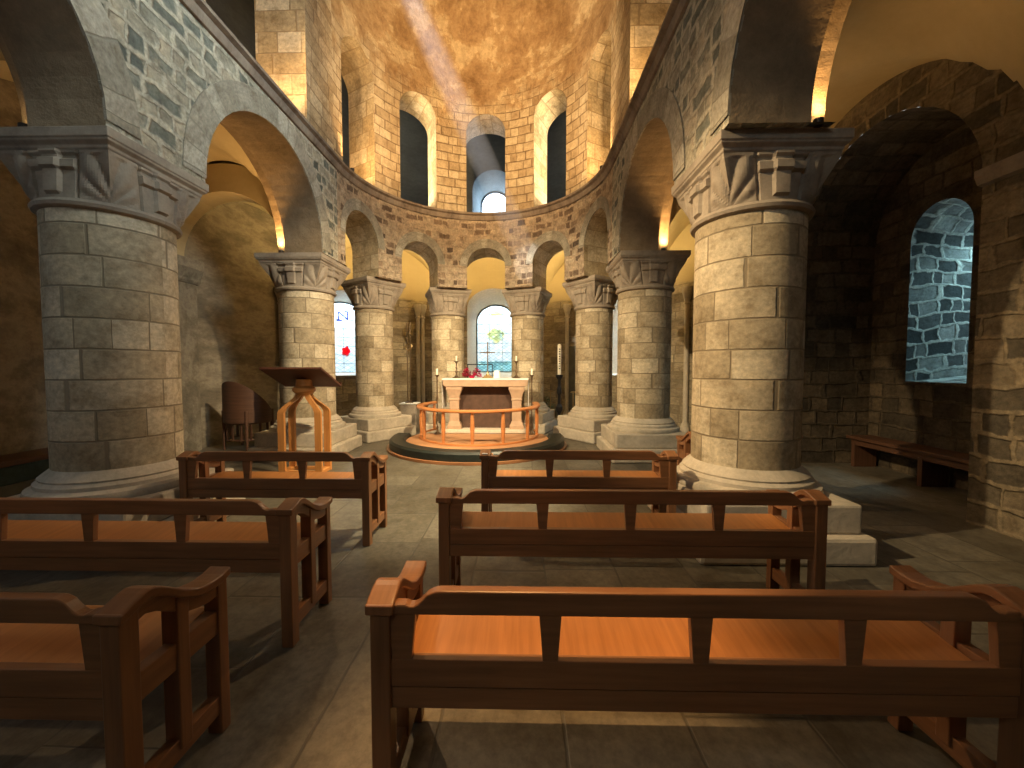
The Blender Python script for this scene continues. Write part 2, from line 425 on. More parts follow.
def ring(b, mp, o, w, d, ed, n=22):
    """dressed arch stones, standing ed proud of the wall face"""
    def P(r, a, dd): return mp(o[0] - (o[1] + r) * cos(a), dd, o[3] + (o[4] + r) * sin(a))
    for i in range(n):
        a, c = PI * i / n, PI * (i + 1) / n; u0, u1 = a * o[1] * 1.15, c * o[1] * 1.15
        b.face([P(0, a, d - ed), P(0, c, d - ed), P(w, c, d - ed), P(w, a, d - ed)], [(u0, .02), (u1, .02), (u1, .38), (u0, .38)])
        b.face([P(w, a, d - ed), P(w, c, d - ed), P(w, c, d + .01), P(w, a, d + .01)])
        b.face([P(0, a, d - ed), P(0, c, d - ed), P(0, c, d + .01), P(0, a, d + .01)])

# arcade openings
YW = -3.4             # west wall
BAY1 = (5.215, 1.10, ZI, ZI + .06, 1.10)
BAY0 = (1.965, 1.10, ZI, ZI + .06, 1.10)
GAL1 = (5.04, .95, ZL, 6.95, .88); GAL0 = (1.79, .95, ZL, 6.95, .88)
def od(o, g): return (o[0], o[1] + g, o[2], o[3], o[4] + g)
BAYS = {'left': ((5.13, 1.17, ZI, ZI + .05, 1.18), (1.90, 1.11, ZI, ZI + .05, 1.12)), 'right': (BAY1, BAY0)}
for side, mp in (('left', mL), ('right', mR)):
    BAY1, BAY0 = BAYS[side]
    b = MB()
    wall_face(b, mp, DI, YW, YC, ZI, ZL, [BAY1, BAY0])
    wall_face(b, mp, DI, YW, .87, 0, ZI, [])
    b.face([mp(.87, DI, 0), mp(.87, DO, 0), mp(.87, DO, ZI), mp(.87, DI, ZI)])
    wall_face(b, mp, DO, YW, YC, ZI, ZL, [od(BAY1, .12), od(BAY0, .12)])
    b.face([mp(BAY1[0] - BAY1[1], DI, ZI), mp(BAY0[0] + BAY0[1], DI, ZI), mp(BAY0[0] + BAY0[1], DO, ZI), mp(BAY1[0] - BAY1[1], DO, ZI)])
    b.face([mp(YC, DI, ZI), mp(BAY1[0] + BAY1[1], DI, ZI), mp(BAY1[0] + BAY1[1], DO, ZI), mp(YC, DO, ZI)])
    struct(b.build('wall_nave_' + side, 'nave'))
    b = MB()
    for o in (BAY1, BAY0):
        tunnel(b, mp, o, DI, o, D1, False)
        o2 = od(o, .12); tunnel(b, mp, o2, D1, o2, DO, False)
        p, q = arch_pts(o, 24), arch_pts(o2, 24)
        p = [(p[0][0], ZI)] + p + [(p[-1][0], ZI)]; q = [(q[0][0], ZI)] + q + [(q[-1][0], ZI)]
        for i in range(len(p) - 1):
            b.face([mp(p[i][0], D1, p[i][1]), mp(p[i + 1][0], D1, p[i + 1][1]), mp(q[i + 1][0], D1, q[i + 1][1]), mp(q[i][0], D1, q[i][1])])
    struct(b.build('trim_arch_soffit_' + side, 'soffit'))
    b = MB()
    for o in (BAY1, BAY0): ring(b, mp, o, .27, DI, .012)
    struct(b.build('trim_arch_stones_' + side, 'vouss', weld=False))
    # gallery stage
    b = MB()
    wall_face(b, mp, DI + .04, YW, YC, ZL, ZV, [GAL1, GAL0])
    wall_face(b, mp, DO, YW, YC, ZL, ZV, [GAL1, GAL0])
    struct(b.build('wall_gallery_' + side, 'upper'))
    b = MB()
    for o in (GAL1, GAL0): tunnel(b, mp, o, DI + .04, o, DO, True)
    struct(b.build('trim_gallery_jamb_' + side, 'jamb'))
# apse wall
def av(deg): return R0 * math.radians(deg)
LOW = [(av(-72.5), .56, ZI, 3.86, .55), (av(-37.2), .51, ZI, 3.80, .42), (0, .54, ZI, 3.80, .42), (av(37.2), .51, ZI, 3.80, .42), (av(72.5), .56, ZI, 3.86, .55)]
UP = [(av(-72.5), .53, ZL, 6.98, .55), (av(-37.2), .50, ZL, 6.94, .44), (0, .54, ZL, 6.80, .42), (av(37.2), .50, ZL, 6.94, .44), (av(72.5), .53, ZL, 6.98, .55)]
b = MB()
wall_face(b, mA, DI, -SA, SA, ZI, ZL, LOW, .12); wall_face(b, mA, DO, -SA, SA, ZI, ZL, LOW, .12)
for a in (-90, -54.8, -19.5, 19.5, 54.8, 90):
    w = av(7.2 if abs(a) < 60 else 8); s0, s1 = max(-SA, av(a) - w), min(SA, av(a) + w)
    b.face([mA(s0, DI, ZI), mA(s1, DI, ZI), mA(s1, DO, ZI), mA(s0, DO, ZI)])
struct(b.build('wall_apse', 'apse'))
b = MB()
for o in LOW: tunnel(b, mA, o, DI, o, DO, False)
struct(b.build('trim_apse_arch_soffits', 'jamb'))
b = MB()
for o in LOW: ring(b, mA, (o[0], o[1], o[2], o[3], o[4]), .2, DI, .008)
struct(b.build('trim_apse_arch_stones', 'vouss', weld=False))
b = MB()
wall_face(b, mA, DI + .04, -SA, SA, ZL, ZV, UP, .12); wall_face(b, mA, DO, -SA, SA, ZL, ZV, UP, .12)
struct(b.build('wall_apse_gallery', 'apse_upper'))
b = MB()
for o in UP: tunnel(b, mA, o, DI + .04, o, DO, True)
struct(b.build('trim_apse_gallery_jambs', 'jamb'))
# ledge (string course) round nave and apse
b = MB()
prof = [(DI + .02, ZL - .16), (DI - .03, ZL - .15), (DI - .05, ZL - .10), (DI - .05, ZL - .06), (DI - .10, ZL - .04), (DI - .10, ZL + .0), (DI + .06, ZL + .012)]
def sweep(mp, ss):
    for sa, sb in zip(ss, ss[1:]):
        for i, (p, q) in enumerate(zip(prof, prof[1:])):
            b.face([mp(sa, *p), mp(sb, *p), mp(sb, *q), mp(sa, *q)], [(sa, p[1] + p[0]), (sb, p[1] + p[0]), (sb, q[1] + q[0]), (sa, q[1] + q[0])])
ys = [YW + (YC - YW) * i / 20 for i in range(21)]
sweep(mL, ys); sweep(mR, ys); sweep(mA, [-SA + 2 * SA * i / 60 for i in range(61)])
struct(b.build('trim_ledge', 'course', smooth=True))
# high vault and semi-dome
b = MB(); n = 24; RV = DI + .04
for i in range(n):
    a, c = PI * i / n, PI * (i + 1) / n
    for ya, yb in zip(ys, ys[1:]):
        P = lambda t, y: (-RV * cos(t), y, ZV + RV * sin(t))
        b.face([P(a, ya), P(c, ya), P(c, yb), P(a, yb)], [(a * RV, ya), (c * RV, ya), (c * RV, yb), (a * RV, yb)])
struct(b.build('ceiling_nave_vault', 'apse_upper', smooth=True))
b = MB(); n = 48; mth = 20
for i in range(n):
    a, c = -PI / 2 + PI * i / n, -PI / 2 + PI * (i + 1) / n
    for j in range(mth):
        e, f = PI / 2 * j / mth, PI / 2 * (j + 1) / mth
        P = lambda t, h: (RV * cos(h) * sin(t), YC + KY * RV * cos(h) * cos(t), ZV + RV * sin(h))
        b.face([P(a, e), P(c, e), P(c, f), P(a, f)], [(a * RV, e * RV + ZV), (c * RV, e * RV + ZV), (c * RV, f * RV + ZV), (a * RV, f * RV + ZV)])
struct(b.build('ceiling_apse_dome', 'apse_upper', smooth=True))

# outer walls, recesses, windows
GT = 9.4
REC = (5.11, 1.19, 0, 3.27, 1.19)
RWIN = (5.35, .385, 1.30, 3.22, .42)
def window(name, mp, o, d, mat, bars_v=2, bars_h=6, zsplit=None):
    """glazing: pane filling an arched opening, lead frame and saddle bars"""
    sc, hf, zs, zp, ri = o; n = 20
    pts = [(sc - hf, zs)] + arch_pts(o, n) + [(sc + hf, zs)]
    b = MB(); b.face([mp(x, d, z) for x, z in pts], [(x - sc, z - zs) for x, z in pts])
    w = struct(b.build(name, mat))
    f = MB(); f.tube([mp(x, d - .02, z) for x, z in pts + [pts[0]]], .022, 6, False); f.build('window_frame', 'lead', w)
    g = MB()
    for i in range(1, bars_h):
        z = zs + (zp + ri - zs) * i / bars_h
        h = hf if z < zp else hf * sqrt(max(0, 1 - ((z - zp) / ri) ** 2))
        g.tube([mp(sc - h, d - .02, z), mp(sc + h, d - .02, z)], .007, 5)
    for i in range(1, bars_v):
        x = sc - hf + 2 * hf * i / bars_v; t = abs(x - sc) / hf
        g.tube([mp(x, d - .02, zs), mp(x, d - .02, zp + ri * sqrt(1 - t * t))], .006, 5)
    g.build('saddle_bars', 'lead', w)
    return w
for side, mp in (('left', mL), ('right', mR)):
    b = MB()
    if side == 'right':
        wall_face(b, mp, DW, YW, YC, 0, GT, [REC])
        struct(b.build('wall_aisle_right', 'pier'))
        b = MB(); R2 = REC
        tunnel(b, mp, REC, DW, R2, 6.2, False)
        wall_face(b, mp, 6.2, 3.85, 6.35, 0, 4.75, [RWIN])
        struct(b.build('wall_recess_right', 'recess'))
        b = MB(); W2 = (5.35, .33, 1.42, 3.12, .34)
        tunnel(b, mp, RWIN, 6.2, W2, 7.3, True)
        struct(b.build('trim_recess_window_reveal', 'splay'))
        window('window_5', mp, W2, 7.3, 'gl_white')
    else:
        LW = (1.9, .4, 1.5, 3.2, .4)
        wall_face(b, mp, DW, YW, YC, 0, GT, [LW])
        struct(b.build('wall_aisle_left', 'aisle'))
        b = MB(); L2 = (1.9, .3, 1.6, 3.2, .3); tunnel(b, mp, LW, DW, L2, 6.0, True)
        struct(b.build('trim_left_window_reveal', 'splay')); window('window_6', mp, L2, 6.0, 'gl_white')
AWF = [(av(-45), .50, 1.28, 3.1, .42), (0, .46, 1.15, 3.25, .62), (av(45), .50, 1.28, 3.1, .42)]
AWB = [(av(-45), .25, 1.35, 2.95, .36), (0, .30, 1.35, 2.95, .54), (av(45), .25, 1.35, 2.95, .36)]
GWF = [(0, .36, 5.6, 6.75, .62)]; GWB = [(0, .222, 5.7, 6.55, .46)]
b = MB()
wall_face(b, mA, DW, av(-64), SA, 0, 5.4, AWF, .12)
struct(b.build('wall_ambulatory', 'amb'))
b = MB(); wall_face(b, mA, DW, -SA, av(-64), 0, 5.4, [], .12)
struct(b.build('wall_ambulatory_left', 'aisle'))
b = MB(); wall_face(b, mA, DW, -SA, SA, 5.4, GT, GWF, .12)
struct(b.build('wall_gallery_outer_apse', 'blue'))
for i, (o, o2) in enumerate(zip(AWF, AWB)):
    b = MB(); tunnel(b, mA, o, DW, o2, 5.95, True)
    struct(b.build('trim_apse_window_reveal', 'step'))
b = MB(); tunnel(b, mA, GWF[0], DW, GWB[0], 5.85, True); struct(b.build('trim_gallery_window_reveal', 'blue'))
w1 = window('window_1', mA, AWB[0], 5.93, 'gl_left', 2, 8)
w2 = window('window_2', mA, AWB[1], 5.93, 'gl_center', 3, 7)
w3 = window('window_3', mA, AWB[2], 5.93, 'gl_left', 2, 8)
w4 = window('window_4', mA, GWB[0], 5.83, 'gl_white', 3, 6)
def disc(mp, sc, d, z, rx, rz, n=16, k=0, amp=0):
    b = MB(); pts = []
    for i in range(n):
        t = 2 * PI * i / n; f = 1 + amp * cos(k * t); pts.append((sc + rx * f * cos(t), z + rz * f * sin(t)))
    b.prism(pts, d, d - .008, lambda x, zz, t: mp(x, t, zz)); return b
sw = AWB[0][0]
disc(mA, sw + .03, 5.92, 1.95, .055, .13, 30, 5, .14).build('red_rose', 'gl_red', w1)
disc(mA, sw + .03, 5.905, 1.95, .02, .045, 12).build('rose_centre', 'gl_yellow', w1)
disc(mA, sw, 5.92, 2.28, .05, .035, 12, 2, .3).build('orange_scroll', 'gl_yellow', w1)
b = MB()
for (x0, z0, x1, z1) in ((-.06, 2.82, -.06, 3.04), (-.06, 3.04, .06, 2.84), (.06, 2.84, .06, 3.06), (-.09, 2.80, -.02, 2.80), (.02, 3.06, .09, 3.06)):
    b.tube([mA(sw + x0, 5.91, z0), mA(sw + x1, 5.91, z1)], .016, 6)
b.build('blue_device', 'gl_blue', w1)
# centre window: teal quarries below, pale yellow figures above
b = MB(); b.prism([(-.29, 1.36), (.29, 1.36), (.29, 1.66), (.2, 1.70), (.1, 1.68), (0, 1.72), (-.1, 1.68), (-.2, 1.70), (-.29, 1.66)], 5.92, 5.915, lambda x, z, t: mA(x, t, z)); b.build('teal_quarries', 'gl_teal', w2)
disc(mA, .0, 5.92, 2.55, .13, .24, 24, 4, .12).build('yellow_roundel', 'gl_yellow', w2)
disc(mA, .0, 5.915, 2.55, .09, .17, 24).build('pale_roundel', 'gl_white', w2)
disc(mA, .0, 5.92, 3.2, .09, .11, 24, 3, .2).build('yellow_crown', 'gl_yellow', w2)

# aisle vaults (groined) and gallery floors
def vault(name, mp, bays, smooth=True):
    b = MB(); nx, ny = 18, 26; d0, d1 = DO - .02, DW + .02; dc, hw = (d0 + d1) / 2, (d1 - d0) / 2 + .02
    for (s0, s1) in bays:
        sc, hs = (s0 + s1) / 2, (s1 - s0) / 2
        def P(i, j):
            d = d0 + (d1 - d0) * i / nx; s_ = s0 + (s1 - s0) * j / ny
            za = 3.42 + 1.46 * sqrt(max(0, 1 - ((d - dc) / hw) ** 2))
            zb = 3.40 + 1.50 * sqrt(max(0, 1 - ((s_ - sc) / (hs + .0)) ** 2))
            return s_, d, max(za, zb, 3.42)
        for i in range(nx):
            for j in range(ny):
                q = [P(i, j), P(i + 1, j), P(i + 1, j + 1), P(i, j + 1)]
                b.face([mp(*p) for p in q], [(p[0], p[1]) for p in q])
    return struct(b.build(name, 'vault', smooth=smooth))
vault('ceiling_aisle_left', mL, [(-2.9, .34), (.34, ROW1), (ROW1, YC)])
vault('ceiling_aisle_right', mR, [(-2.9, .34), (.34, ROW1), (ROW1, YC)])
vault('ceiling_ambulatory', mA, [(-SA, av(-54)), (av(-54), av(-18)), (av(-18), av(18)), (av(18), av(54)), (av(54), SA)])
b = MB()
for mp, ss in ((mL, [YW, YC]), (mR, [YW, YC]), (mA, [-SA + 2 * SA * i / 30 for i in range(31)])):
    for sa, sb in zip(ss, ss[1:]):
        for (da, za) in ((DO, 5.0), (DO, GT)):
            b.face([mp(sa, DO - .05, za), mp(sb, DO - .05, za), mp(sb, DW + .05, za), mp(sa, DW + .05, za)])
struct(b.build('ceiling_gallery', 'blue'))
b = MB()
b.face([(-5.2, YW, 0), (5.2, YW, 0), (5.2, YW, 10.4), (-5.2, YW, 10.4)])
struct(b.build('wall_west', 'amb'))
b = MB(); b.box(-7.6, 7.6, YW - .2, 13.2, -.25, 0)
struct(b.build('floor', 'floor', weld=False))

# transverse arches over the aisles, wall responds and imposts
def transverse(name, mp, s, w=.2, ri=1.02):
    b = MB(); dc, hw = (DO + DW) / 2, (DW - DO) / 2; n = 20
    def P(k, r, ss): a = PI * k / n; return mp(ss, dc - (hw + r) * cos(a), ZI + .06 + (ri + r) * sin(a))
    for k in range(n):
        for r, flip in ((0, 0),):
            b.face([P(k, 0, s - w), P(k + 1, 0, s - w), P(k + 1, 0, s + w), P(k, 0, s + w)], [(k * .09, 0), (k * .09 + .09, 0), (k * .09 + .09, 2 * w), (k * .09, 2 * w)])
        for ss in (s - w, s + w):
            b.face([P(k, 0, ss), P(k + 1, 0, ss), P(k + 1, .45, ss), P(k, .45, ss)])
    return struct(b.build(name, 'vault'))
for nm, mp, s in (('trim_transverse_arch_left', mL, ROW1), ('trim_transverse_arch_left', mL, YC - .05), ('trim_transverse_arch_right', mR, YC - .05)):
    transverse(nm, mp, s)
def respond(mp, s, w=.22, dep=.16):
    b = MB()
    b.box(s - w, s + w, DW - dep, DW + .02, 0, 2.95, tf=lambda p: mp(p[0], p[1], p[2]))
    b.prism([(DW + .02, 2.95), (DW - dep, 2.95), (DW - dep - .03, 3.0), (DW - dep - .03, 3.04), (DW - dep - .1, 3.2), (DW - dep - .1, ZI + .06), (DW + .02, ZI + .06)], s - w - .06, s + w + .06, lambda d, z, t: mp(t, d, z))
    struct(b.build('trim_respond', 'aisle', bevel=.012))
for mp, s in ((mL, ROW1), (mL, YC), (mR, YC + .02)): respond(mp, s)
def shaft(mp, s, r=.055):
    x, y, _ = mp(s, DW - .07, 0); b = MB()
    b.lathe([(r * 2, 0), (r * 2, .12), (r * 1.5, .2), (r, .26), (r, 2.9), (r * 1.5, 2.93), (r, 2.97), (r * 1.9, 3.15), (r * 2.2, 3.2), (r * 2.2, 3.3)], 16, (x, y, 0))
    struct(b.build('trim_wall_shaft', 'base', smooth=True))
for s in (av(-66), av(-64), av(-24), av(-25.5), av(64), av(80), av(84), av(25)): shaft(mA, s)
b = MB(); b.prism([(DW + .02, 3.18), (DW - .05, 3.2), (DW - .08, 3.27), (DW - .08, 3.33), (DW + .02, 3.33)], 2.0, 3.92, lambda d, z, t: mR(t, d, z))
struct(b.build('trim_impost_right', 'carved'))
# dark slab set in the ambulatory wall
b = MB(); b.prism([(av(25.5), .35), (av(33), .35), (av(33), 2.1), (av(25.5), 2.1)], DW + .02, DW - .05, lambda s, z, t: mA(s, t, z))
tag(b.build('wall_slab', 'slab', bevel=.01), 'large dark grey slab set against the wall behind the tall white paschal candle', 'slab')

# ------------------------------------------------------------------ columns
def capital(b, r0, half, z0, z1, carve):
    """cushion capital: round neck opening to a square block, tau cross on each face, fluted corners"""
    nf, nv = 44, 20; rings = []
    for j in range(nv + 1):
        v = j / nv; ring_ = []
        e = v ** 1.25
        for i in range(4 * nf):
            t = (i % nf) / nf * 2 - 1; face = i // nf
            ca, sa = cos(face * PI / 2), sin(face * PI / 2)
            sx, sy = half, t * half
            ang = t * PI / 4
            cx, cy = r0 * cos(ang), r0 * sin(ang)
            x, y = cx + (sx - cx) * e, cy + (sy - cy) * e
            dsp = 0
            at = abs(t)
            if carve:
                if at < .16 and v > .12: dsp += .028
                if at < .42 and .62 < v < .84: dsp += .028
                if at > .45 and v < .93:
                    q = math.atan2(v + .12, 1.12 - at); dsp += .013 * abs(sin(q * 7.5)) * 2 * min(1, (at - .45) * 6) * min(1, v * 4)
                if .44 < at < .5: dsp -= .018
                if v > .93: dsp += .02
            ln = math.hypot(x, y); x += x / ln * dsp; y += y / ln * dsp
            ring_.append((x * ca - y * sa, x * sa + y * ca, z0 + (z1 - z0) * v))
        rings.append(ring_)
    n = 4 * nf
    for j in range(nv):
        for i in range(n):
            k = (i + 1) % n; u0, u1 = i / nf * 2 * half, (i + 1) / nf * 2 * half
            b.face([rings[j][i], rings[j][k], rings[j + 1][k], rings[j + 1][i]], [(u0, z0 + (z1 - z0) * j / nv), (u1, z0 + (z1 - z0) * j / nv), (u1, z0 + (z1 - z0) * (j + 1) / nv), (u0, z0 + (z1 - z0) * (j + 1) / nv)])
    b.face(rings[0][::-1]); b.face(rings[-1])
def column(x, y, rot, r, half, label, group, carve=True, zlow=2.76):
    t = empty('stone_column', (x, y, 0), rot); tag(t, label, 'column', group)
    ph = r + .16
    b = MB(); b.box(-ph - .07, ph + .07, -ph - .07, ph + .07, 0, .22); b.build('lower_plinth', 'base', t, bevel=.03)
    b = MB(); b.box(-ph, ph, -ph, ph, .22, .45); b.build('upper_plinth', 'base', t, bevel=.02)
    b = MB(); b.lathe([(ph - .01, .45), (ph + .0, .48), (ph - .01, .51), (r + .10, .53), (r + .10, .56), (r + .07, .585), (r + .075, .60), (r + .05, .625), (r + .02, .65), (r, .67)], 48)
    b.build('base_moulding', 'base', t, smooth=True)
    b = MB(); b.lathe([(r, .66 + (zlow - .66) * i / 10) for i in range(11)], 56)
    sh = b.build('shaft', 'shaft', t, smooth=True)
    b = MB(); b.lathe([(r + .0, zlow - .03), (r + .035, zlow - .015), (r + .045, zlow + .01), (r + .03, zlow + .035), (r, zlow + .045)], 48)
    b.build('necking', 'carved', t, smooth=True)
    b = MB(); capital(b, r + .01, half - .05, zlow + .03, 3.15, carve); b.build('capital', 'carved', t)
    b = MB()
    pr = [(half - .05, 3.145), (half - .03, 3.165), (half - .03, 3.185), (half + .0, 3.21), (half + .0, 3.225), (half + .01, 3.23), (half + .01, 3.302)]
    for (h0, z0), (h1, z1) in zip(pr, pr[1:]):
        for k in range(4):
            ca, sa = cos(k * PI / 2), sin(k * PI / 2)
            f = lambda h, s_, z: ((h * ca - s_ * h * sa), (h * sa + s_ * h * ca), z)
            b.face([f(h0, -1, z0), f(h0, 1, z0), f(h1, 1, z1), f(h1, -1, z1)], [(-h0, z0), (h0, z0), (h1, z1), (-h1, z1)])
    for h, z in (pr[0], pr[-1]): b.face([(-h, -h, z), (h, -h, z), (h, h, z), (-h, h, z)])
    b.build('abacus', 'carved', t, bevel=.006)
    return t
G = 'round columns of the arcade'
rn, ra = .43, .385
column(-2.79, 3.49, 0, rn, .48, 'nearest left stone column, dim grey, behind the second pew on the left', G)
column(2.80, 3.64, 0, rn, .49, 'nearest right stone column, large and warmly lit, behind the right-hand pews', G)
column(-R0, YC, 0, rn, .53, 'left stone column standing directly behind the wooden lectern', G)
column(R0, YC, 0, rn, .53, 'right stone column on stepped plinth just beyond the farthest right pew', G)
for a, lb in ((-54.8, 'stone apse column between the rose window and the tall pole on a white block'), (-19.5, 'stone apse column behind the left end of the altar'),
              (19.5, 'stone apse column behind the right end of the altar'), (54.8, 'stone apse column to the right of the tall white paschal candle')):
    x, y, _ = mA(av(a), R0, 0)
    column(x, y, -math.radians(a), ra, .47, lb, G, True, 2.72)

# ------------------------------------------------------------------ pews
def ogee_rail(L, w0=.10):
    """top rail outline: lower at both ends, rising in a short S curve"""
    zl, zh = .745, .79; pts = []
    for k in range(9):
        t = k / 8; pts.append((w0 + .0 + .11 * t, zl + (zh - zl) * (3 * t * t - 2 * t ** 3) - .012 * sin(PI * min(1, t * 1.6))))
    top = [(.0, zl)] + pts + [(L - x, z) for x, z in reversed(pts)] + [(L, zl)]
    return top + [(L, .712), (0, .712)]
def arm_top(t):
    """height of the arm along the pew's depth, t from 0 (back) to .45 (front)"""
    P = [(0, .752), (.04, .768), (.085, .782), (.12, .775), (.17, .742), (.23, .70), (.29, .672), (.35, .660), (.40, .662), (.45, .674)]
    for (a, za), (b_, zb) in zip(P, P[1:]):
        if a <= t <= b_: u = (t - a) / (b_ - a); return za + (zb - za) * u
    return P[-1][1]
def end_frame(root, x0, x1):
    """x0..x1 thickness; y 0 (back) .. .45 (front)"""
    xa, xb = min(x0, x1), max(x0, x1)
    b = MB()
    b.box(xa + .008, xb - .008, .05, .40, .42, .515)
    f = b.build('end_frame', 'wood', root, bevel=.004)
    b = MB(); b.box(xa + .008, xb - .008, .05, .41, .085, .16); b.build('bottom_rail', 'wood', f, bevel=.004)
    b = MB(); b.prism([(.05 + .35 * k / 8, arm_top(.05 + .35 * k / 8) - .03) for k in range(9)] + [(.05 + .35 * k / 8, arm_top(.05 + .35 * k / 8) - .085) for k in range(8, -1, -1)], xa + .006, xb - .006, lambda y, z, t: (t, y, z))
    b.build('arm_beam', 'wood', f, bevel=.003)
    for (ya, yb, za, zt) in ((0, .065, 0, .752), (.205, .255, .12, None), (.395, .445, 0, None)):
        p = MB(); zt = zt or arm_top((ya + yb) / 2) - .02
        p.box(xa, xb, ya, yb, za, zt); p.build('post', 'wood', f, bevel=.004)
    a = MB(); n = 20
    top = [(-.008, .753)] + [(.45 * k / n + .002, arm_top(.45 * k / n)) for k in range(n + 1)]
    prof = top + [(y, z - .035) for y, z in reversed(top)]
    a.prism(prof, xa - .014, xb + .014, lambda y, z, t: (t, y, z)); a.build('armrest', 'wood', f, bevel=.007, seg=3)
def pew(x0, x1, yb, nopen, label, group):
    L = x1 - x0; t = empty('pew', (x0, yb, 0)); tag(t, label, 'pew', group)
    E = .062
    end_frame(t, 0, E); end_frame(t, L - E, L)
    b = MB(); b.prism(ogee_rail(L - .02, .10), .010, .050, lambda x, z, y: (x + .01, y, z)); b.build('top_rail', 'wood', t, bevel=.005)
    b = MB(); b.box(E, L - E, .012, .045, .475, .565); b.box(E, L - E, .016, .05, .40, .470); b.box(E, L - E, .02, .046, .465, .48); b.build('back_panel', 'wood', t, bevel=.003)
    for i in range(nopen + 1):
        xc = E + .035 + (L - 2 * E - .07) * i / nopen
        h0, h1 = (.024, .036) if 0 < i < nopen else (.03, .045)
        b = MB(); b.prism([(xc - h1, .72), (xc + h1, .72), (xc + h0, .56), (xc - h0, .56)], .014, .042, lambda x, z, y: (x, y, z)); b.build('mullion', 'wood', t, bevel=.002)
    b = MB(); b.prism([(.05, .475), (.41, .520), (.432, .512), (.432, .497), (.05, .450)], E - .005, L - E + .005, lambda y, z, x: (x, y, z)); b.build('seat', 'seat', t, bevel=.004)
    b = MB(); b.box(E - .005, L - E + .005, .37, .395, .425, .492); b.build('seat_apron', 'wood', t, bevel=.003)
    return t
PG = 'oak pews with open rail backs'
pew(.305, 2.40, 1.222, 4, 'nearest pew on the right of the aisle, its seat glowing orange', PG)
pew(.31, 2.52, 2.26, 4, 'second pew on the right of the aisle, in front of the large lit column', PG)
pew(.45, 2.10, 3.36, 3, 'third pew on the right, shortest and nearest the curved altar rail', PG)
pew(2.68, 3.85, 4.40, 2, 'pew mostly hidden behind the nearest right column, only its arm showing', PG)
pew(-2.08, -.475, 3.26, 3, 'farthest pew on the left of the aisle, in front of the lectern', PG)
pew(-3.15, -.43, 2.05, 5, 'second pew on the left of the aisle, running out of the picture', PG)
pew(-2.9, -.435, 1.155, 4, 'nearest pew on the left, its curved arm end filling the lower left corner', PG)
# small white card on the end post of the third pew
b = MB(); b.box(.455, .505, 3.37, 3.405, .757, .764); tag(b.build('paper_card', 'card'), 'tiny white card lying on the end post of the third right pew', 'card')

# ------------------------------------------------------------------ lectern
t = empty('lectern', (-2.29, 5.62, 0)); tag(t, 'wooden lectern with wide sloping desk on four curved legs', 'lectern')
# desk: high edge towards the nave
b = MB(); up = .265; a0 = (-.41, -.32, 1.50); 
pr = [(-.33, 1.50), (.27, 1.235), (.255, 1.205), (-.345, 1.47)]
b.prism(pr, -.42, .42, lambda y, z, x: (x, y, z)); b.build('desk', 'deskwood', t, bevel=.006)
b = MB(); b.box(-.42, .42, .245, .275, 1.235, 1.275); b.build('book_ledge', 'deskwood', t, bevel=.004)
b = MB(); b.lathe([(.09, 1.10), (.115, 1.13), (.15, 1.16), (.15, 1.20), (.11, 1.23), (.10, 1.33)], 24); b.build('collar', 'lectwood', t, smooth=True)
def lleg(sx, sy):
    b = MB(); ctr = []
    for k in range(13):
        u = k / 12; s_ = 3 * u * u - 2 * u ** 3
        ctr.append((.26 - .20 * s_, .85 + .28 * u))
    ctr = [(.26, .0), (.26, .3), (.26, .6), (.26, .80)] + ctr
    w = .045
    for (r0, z0), (r1, z1) in zip(ctr, ctr[1:]):
        pts = []
        for (r, z) in ((r0, z0), (r1, z1)):
            for dr in (-w, w):
                for dy in (-.022, .022): pts.append((sx * (r + dr * (1 if z < .9 else .85)), sy * (.13 * min(1, r / .26)) + dy, z))
        for q in ((0, 1, 5, 4), (2, 6, 7, 3), (0, 4, 6, 2), (1, 3, 7, 5)): b.face([pts[i] for i in q], [(pts[i][2], pts[i][0] + pts[i][1]) for i in q])
    for zi in (0, -1):
        r, z = ctr[zi]; b.face([(sx * (r + dr), sy * (.13 * min(1, r / .26)) + dy, z) for dr, dy in ((-w, -.022), (w, -.022), (w, .022), (-w, .022))])
    b.build('leg', 'lectwood', t)
for sx in (-1, 1):
    for sy in (-1, 1): lleg(sx, sy)
b = MB()
for sy in (-1, 1): b.box(-.24, .24, sy * .13 - .02, sy * .13 + .02, .0, .05)
for sx in (-1, 1): b.box(sx * .26 - .04, sx * .26 + .04, -.13, .13, .0, .05)
b.build('foot_frame', 'lectwood', t, bevel=.004)

# ------------------------------------------------------------------ altar, platform and rail
PX, PY = -.03, 7.70
b = MB(); n = 64
def sector(r0, r1, z0, z1, a0, a1, cx=PX, cy=PY, n=60, rnd=0):
    b = MB()
    pr = [(r0, z0), (r1, z0), (r1, z1 - rnd), (r1 - rnd, z1), (r0 + rnd, z1), (r0, z1 - rnd)] if rnd else [(r0, z0), (r1, z0), (r1, z1), (r0, z1)]
    P = lambda p, a: (cx + p[0] * cos(a), cy + p[0] * sin(a), p[1])
    for k in range(n):
        a, c = a0 + (a1 - a0) * k / n, a0 + (a1 - a0) * (k + 1) / n
        for i in range(len(pr)):
            p, q = pr[i], pr[(i + 1) % len(pr)]
            if p[0] < 1e-6 and q[0] < 1e-6: continue
            U = [(a * r1, p[1] + p[0]), (c * r1, p[1] + p[0]), (c * r1, q[1] + q[0]), (a * r1, q[1] + q[0])]
            b.face([P(p, a), P(p, c), P(q, c), P(q, a)], U)
    for a in (a0, a1): b.face([P(p, a) for p in pr])
    return b
A0, A1 = PI - .12, 2 * PI + .12
t = empty('altar_platform', (0, 0, 0)); tag(t, 'round wooden platform inside the altar rail with a curved front', 'platform')
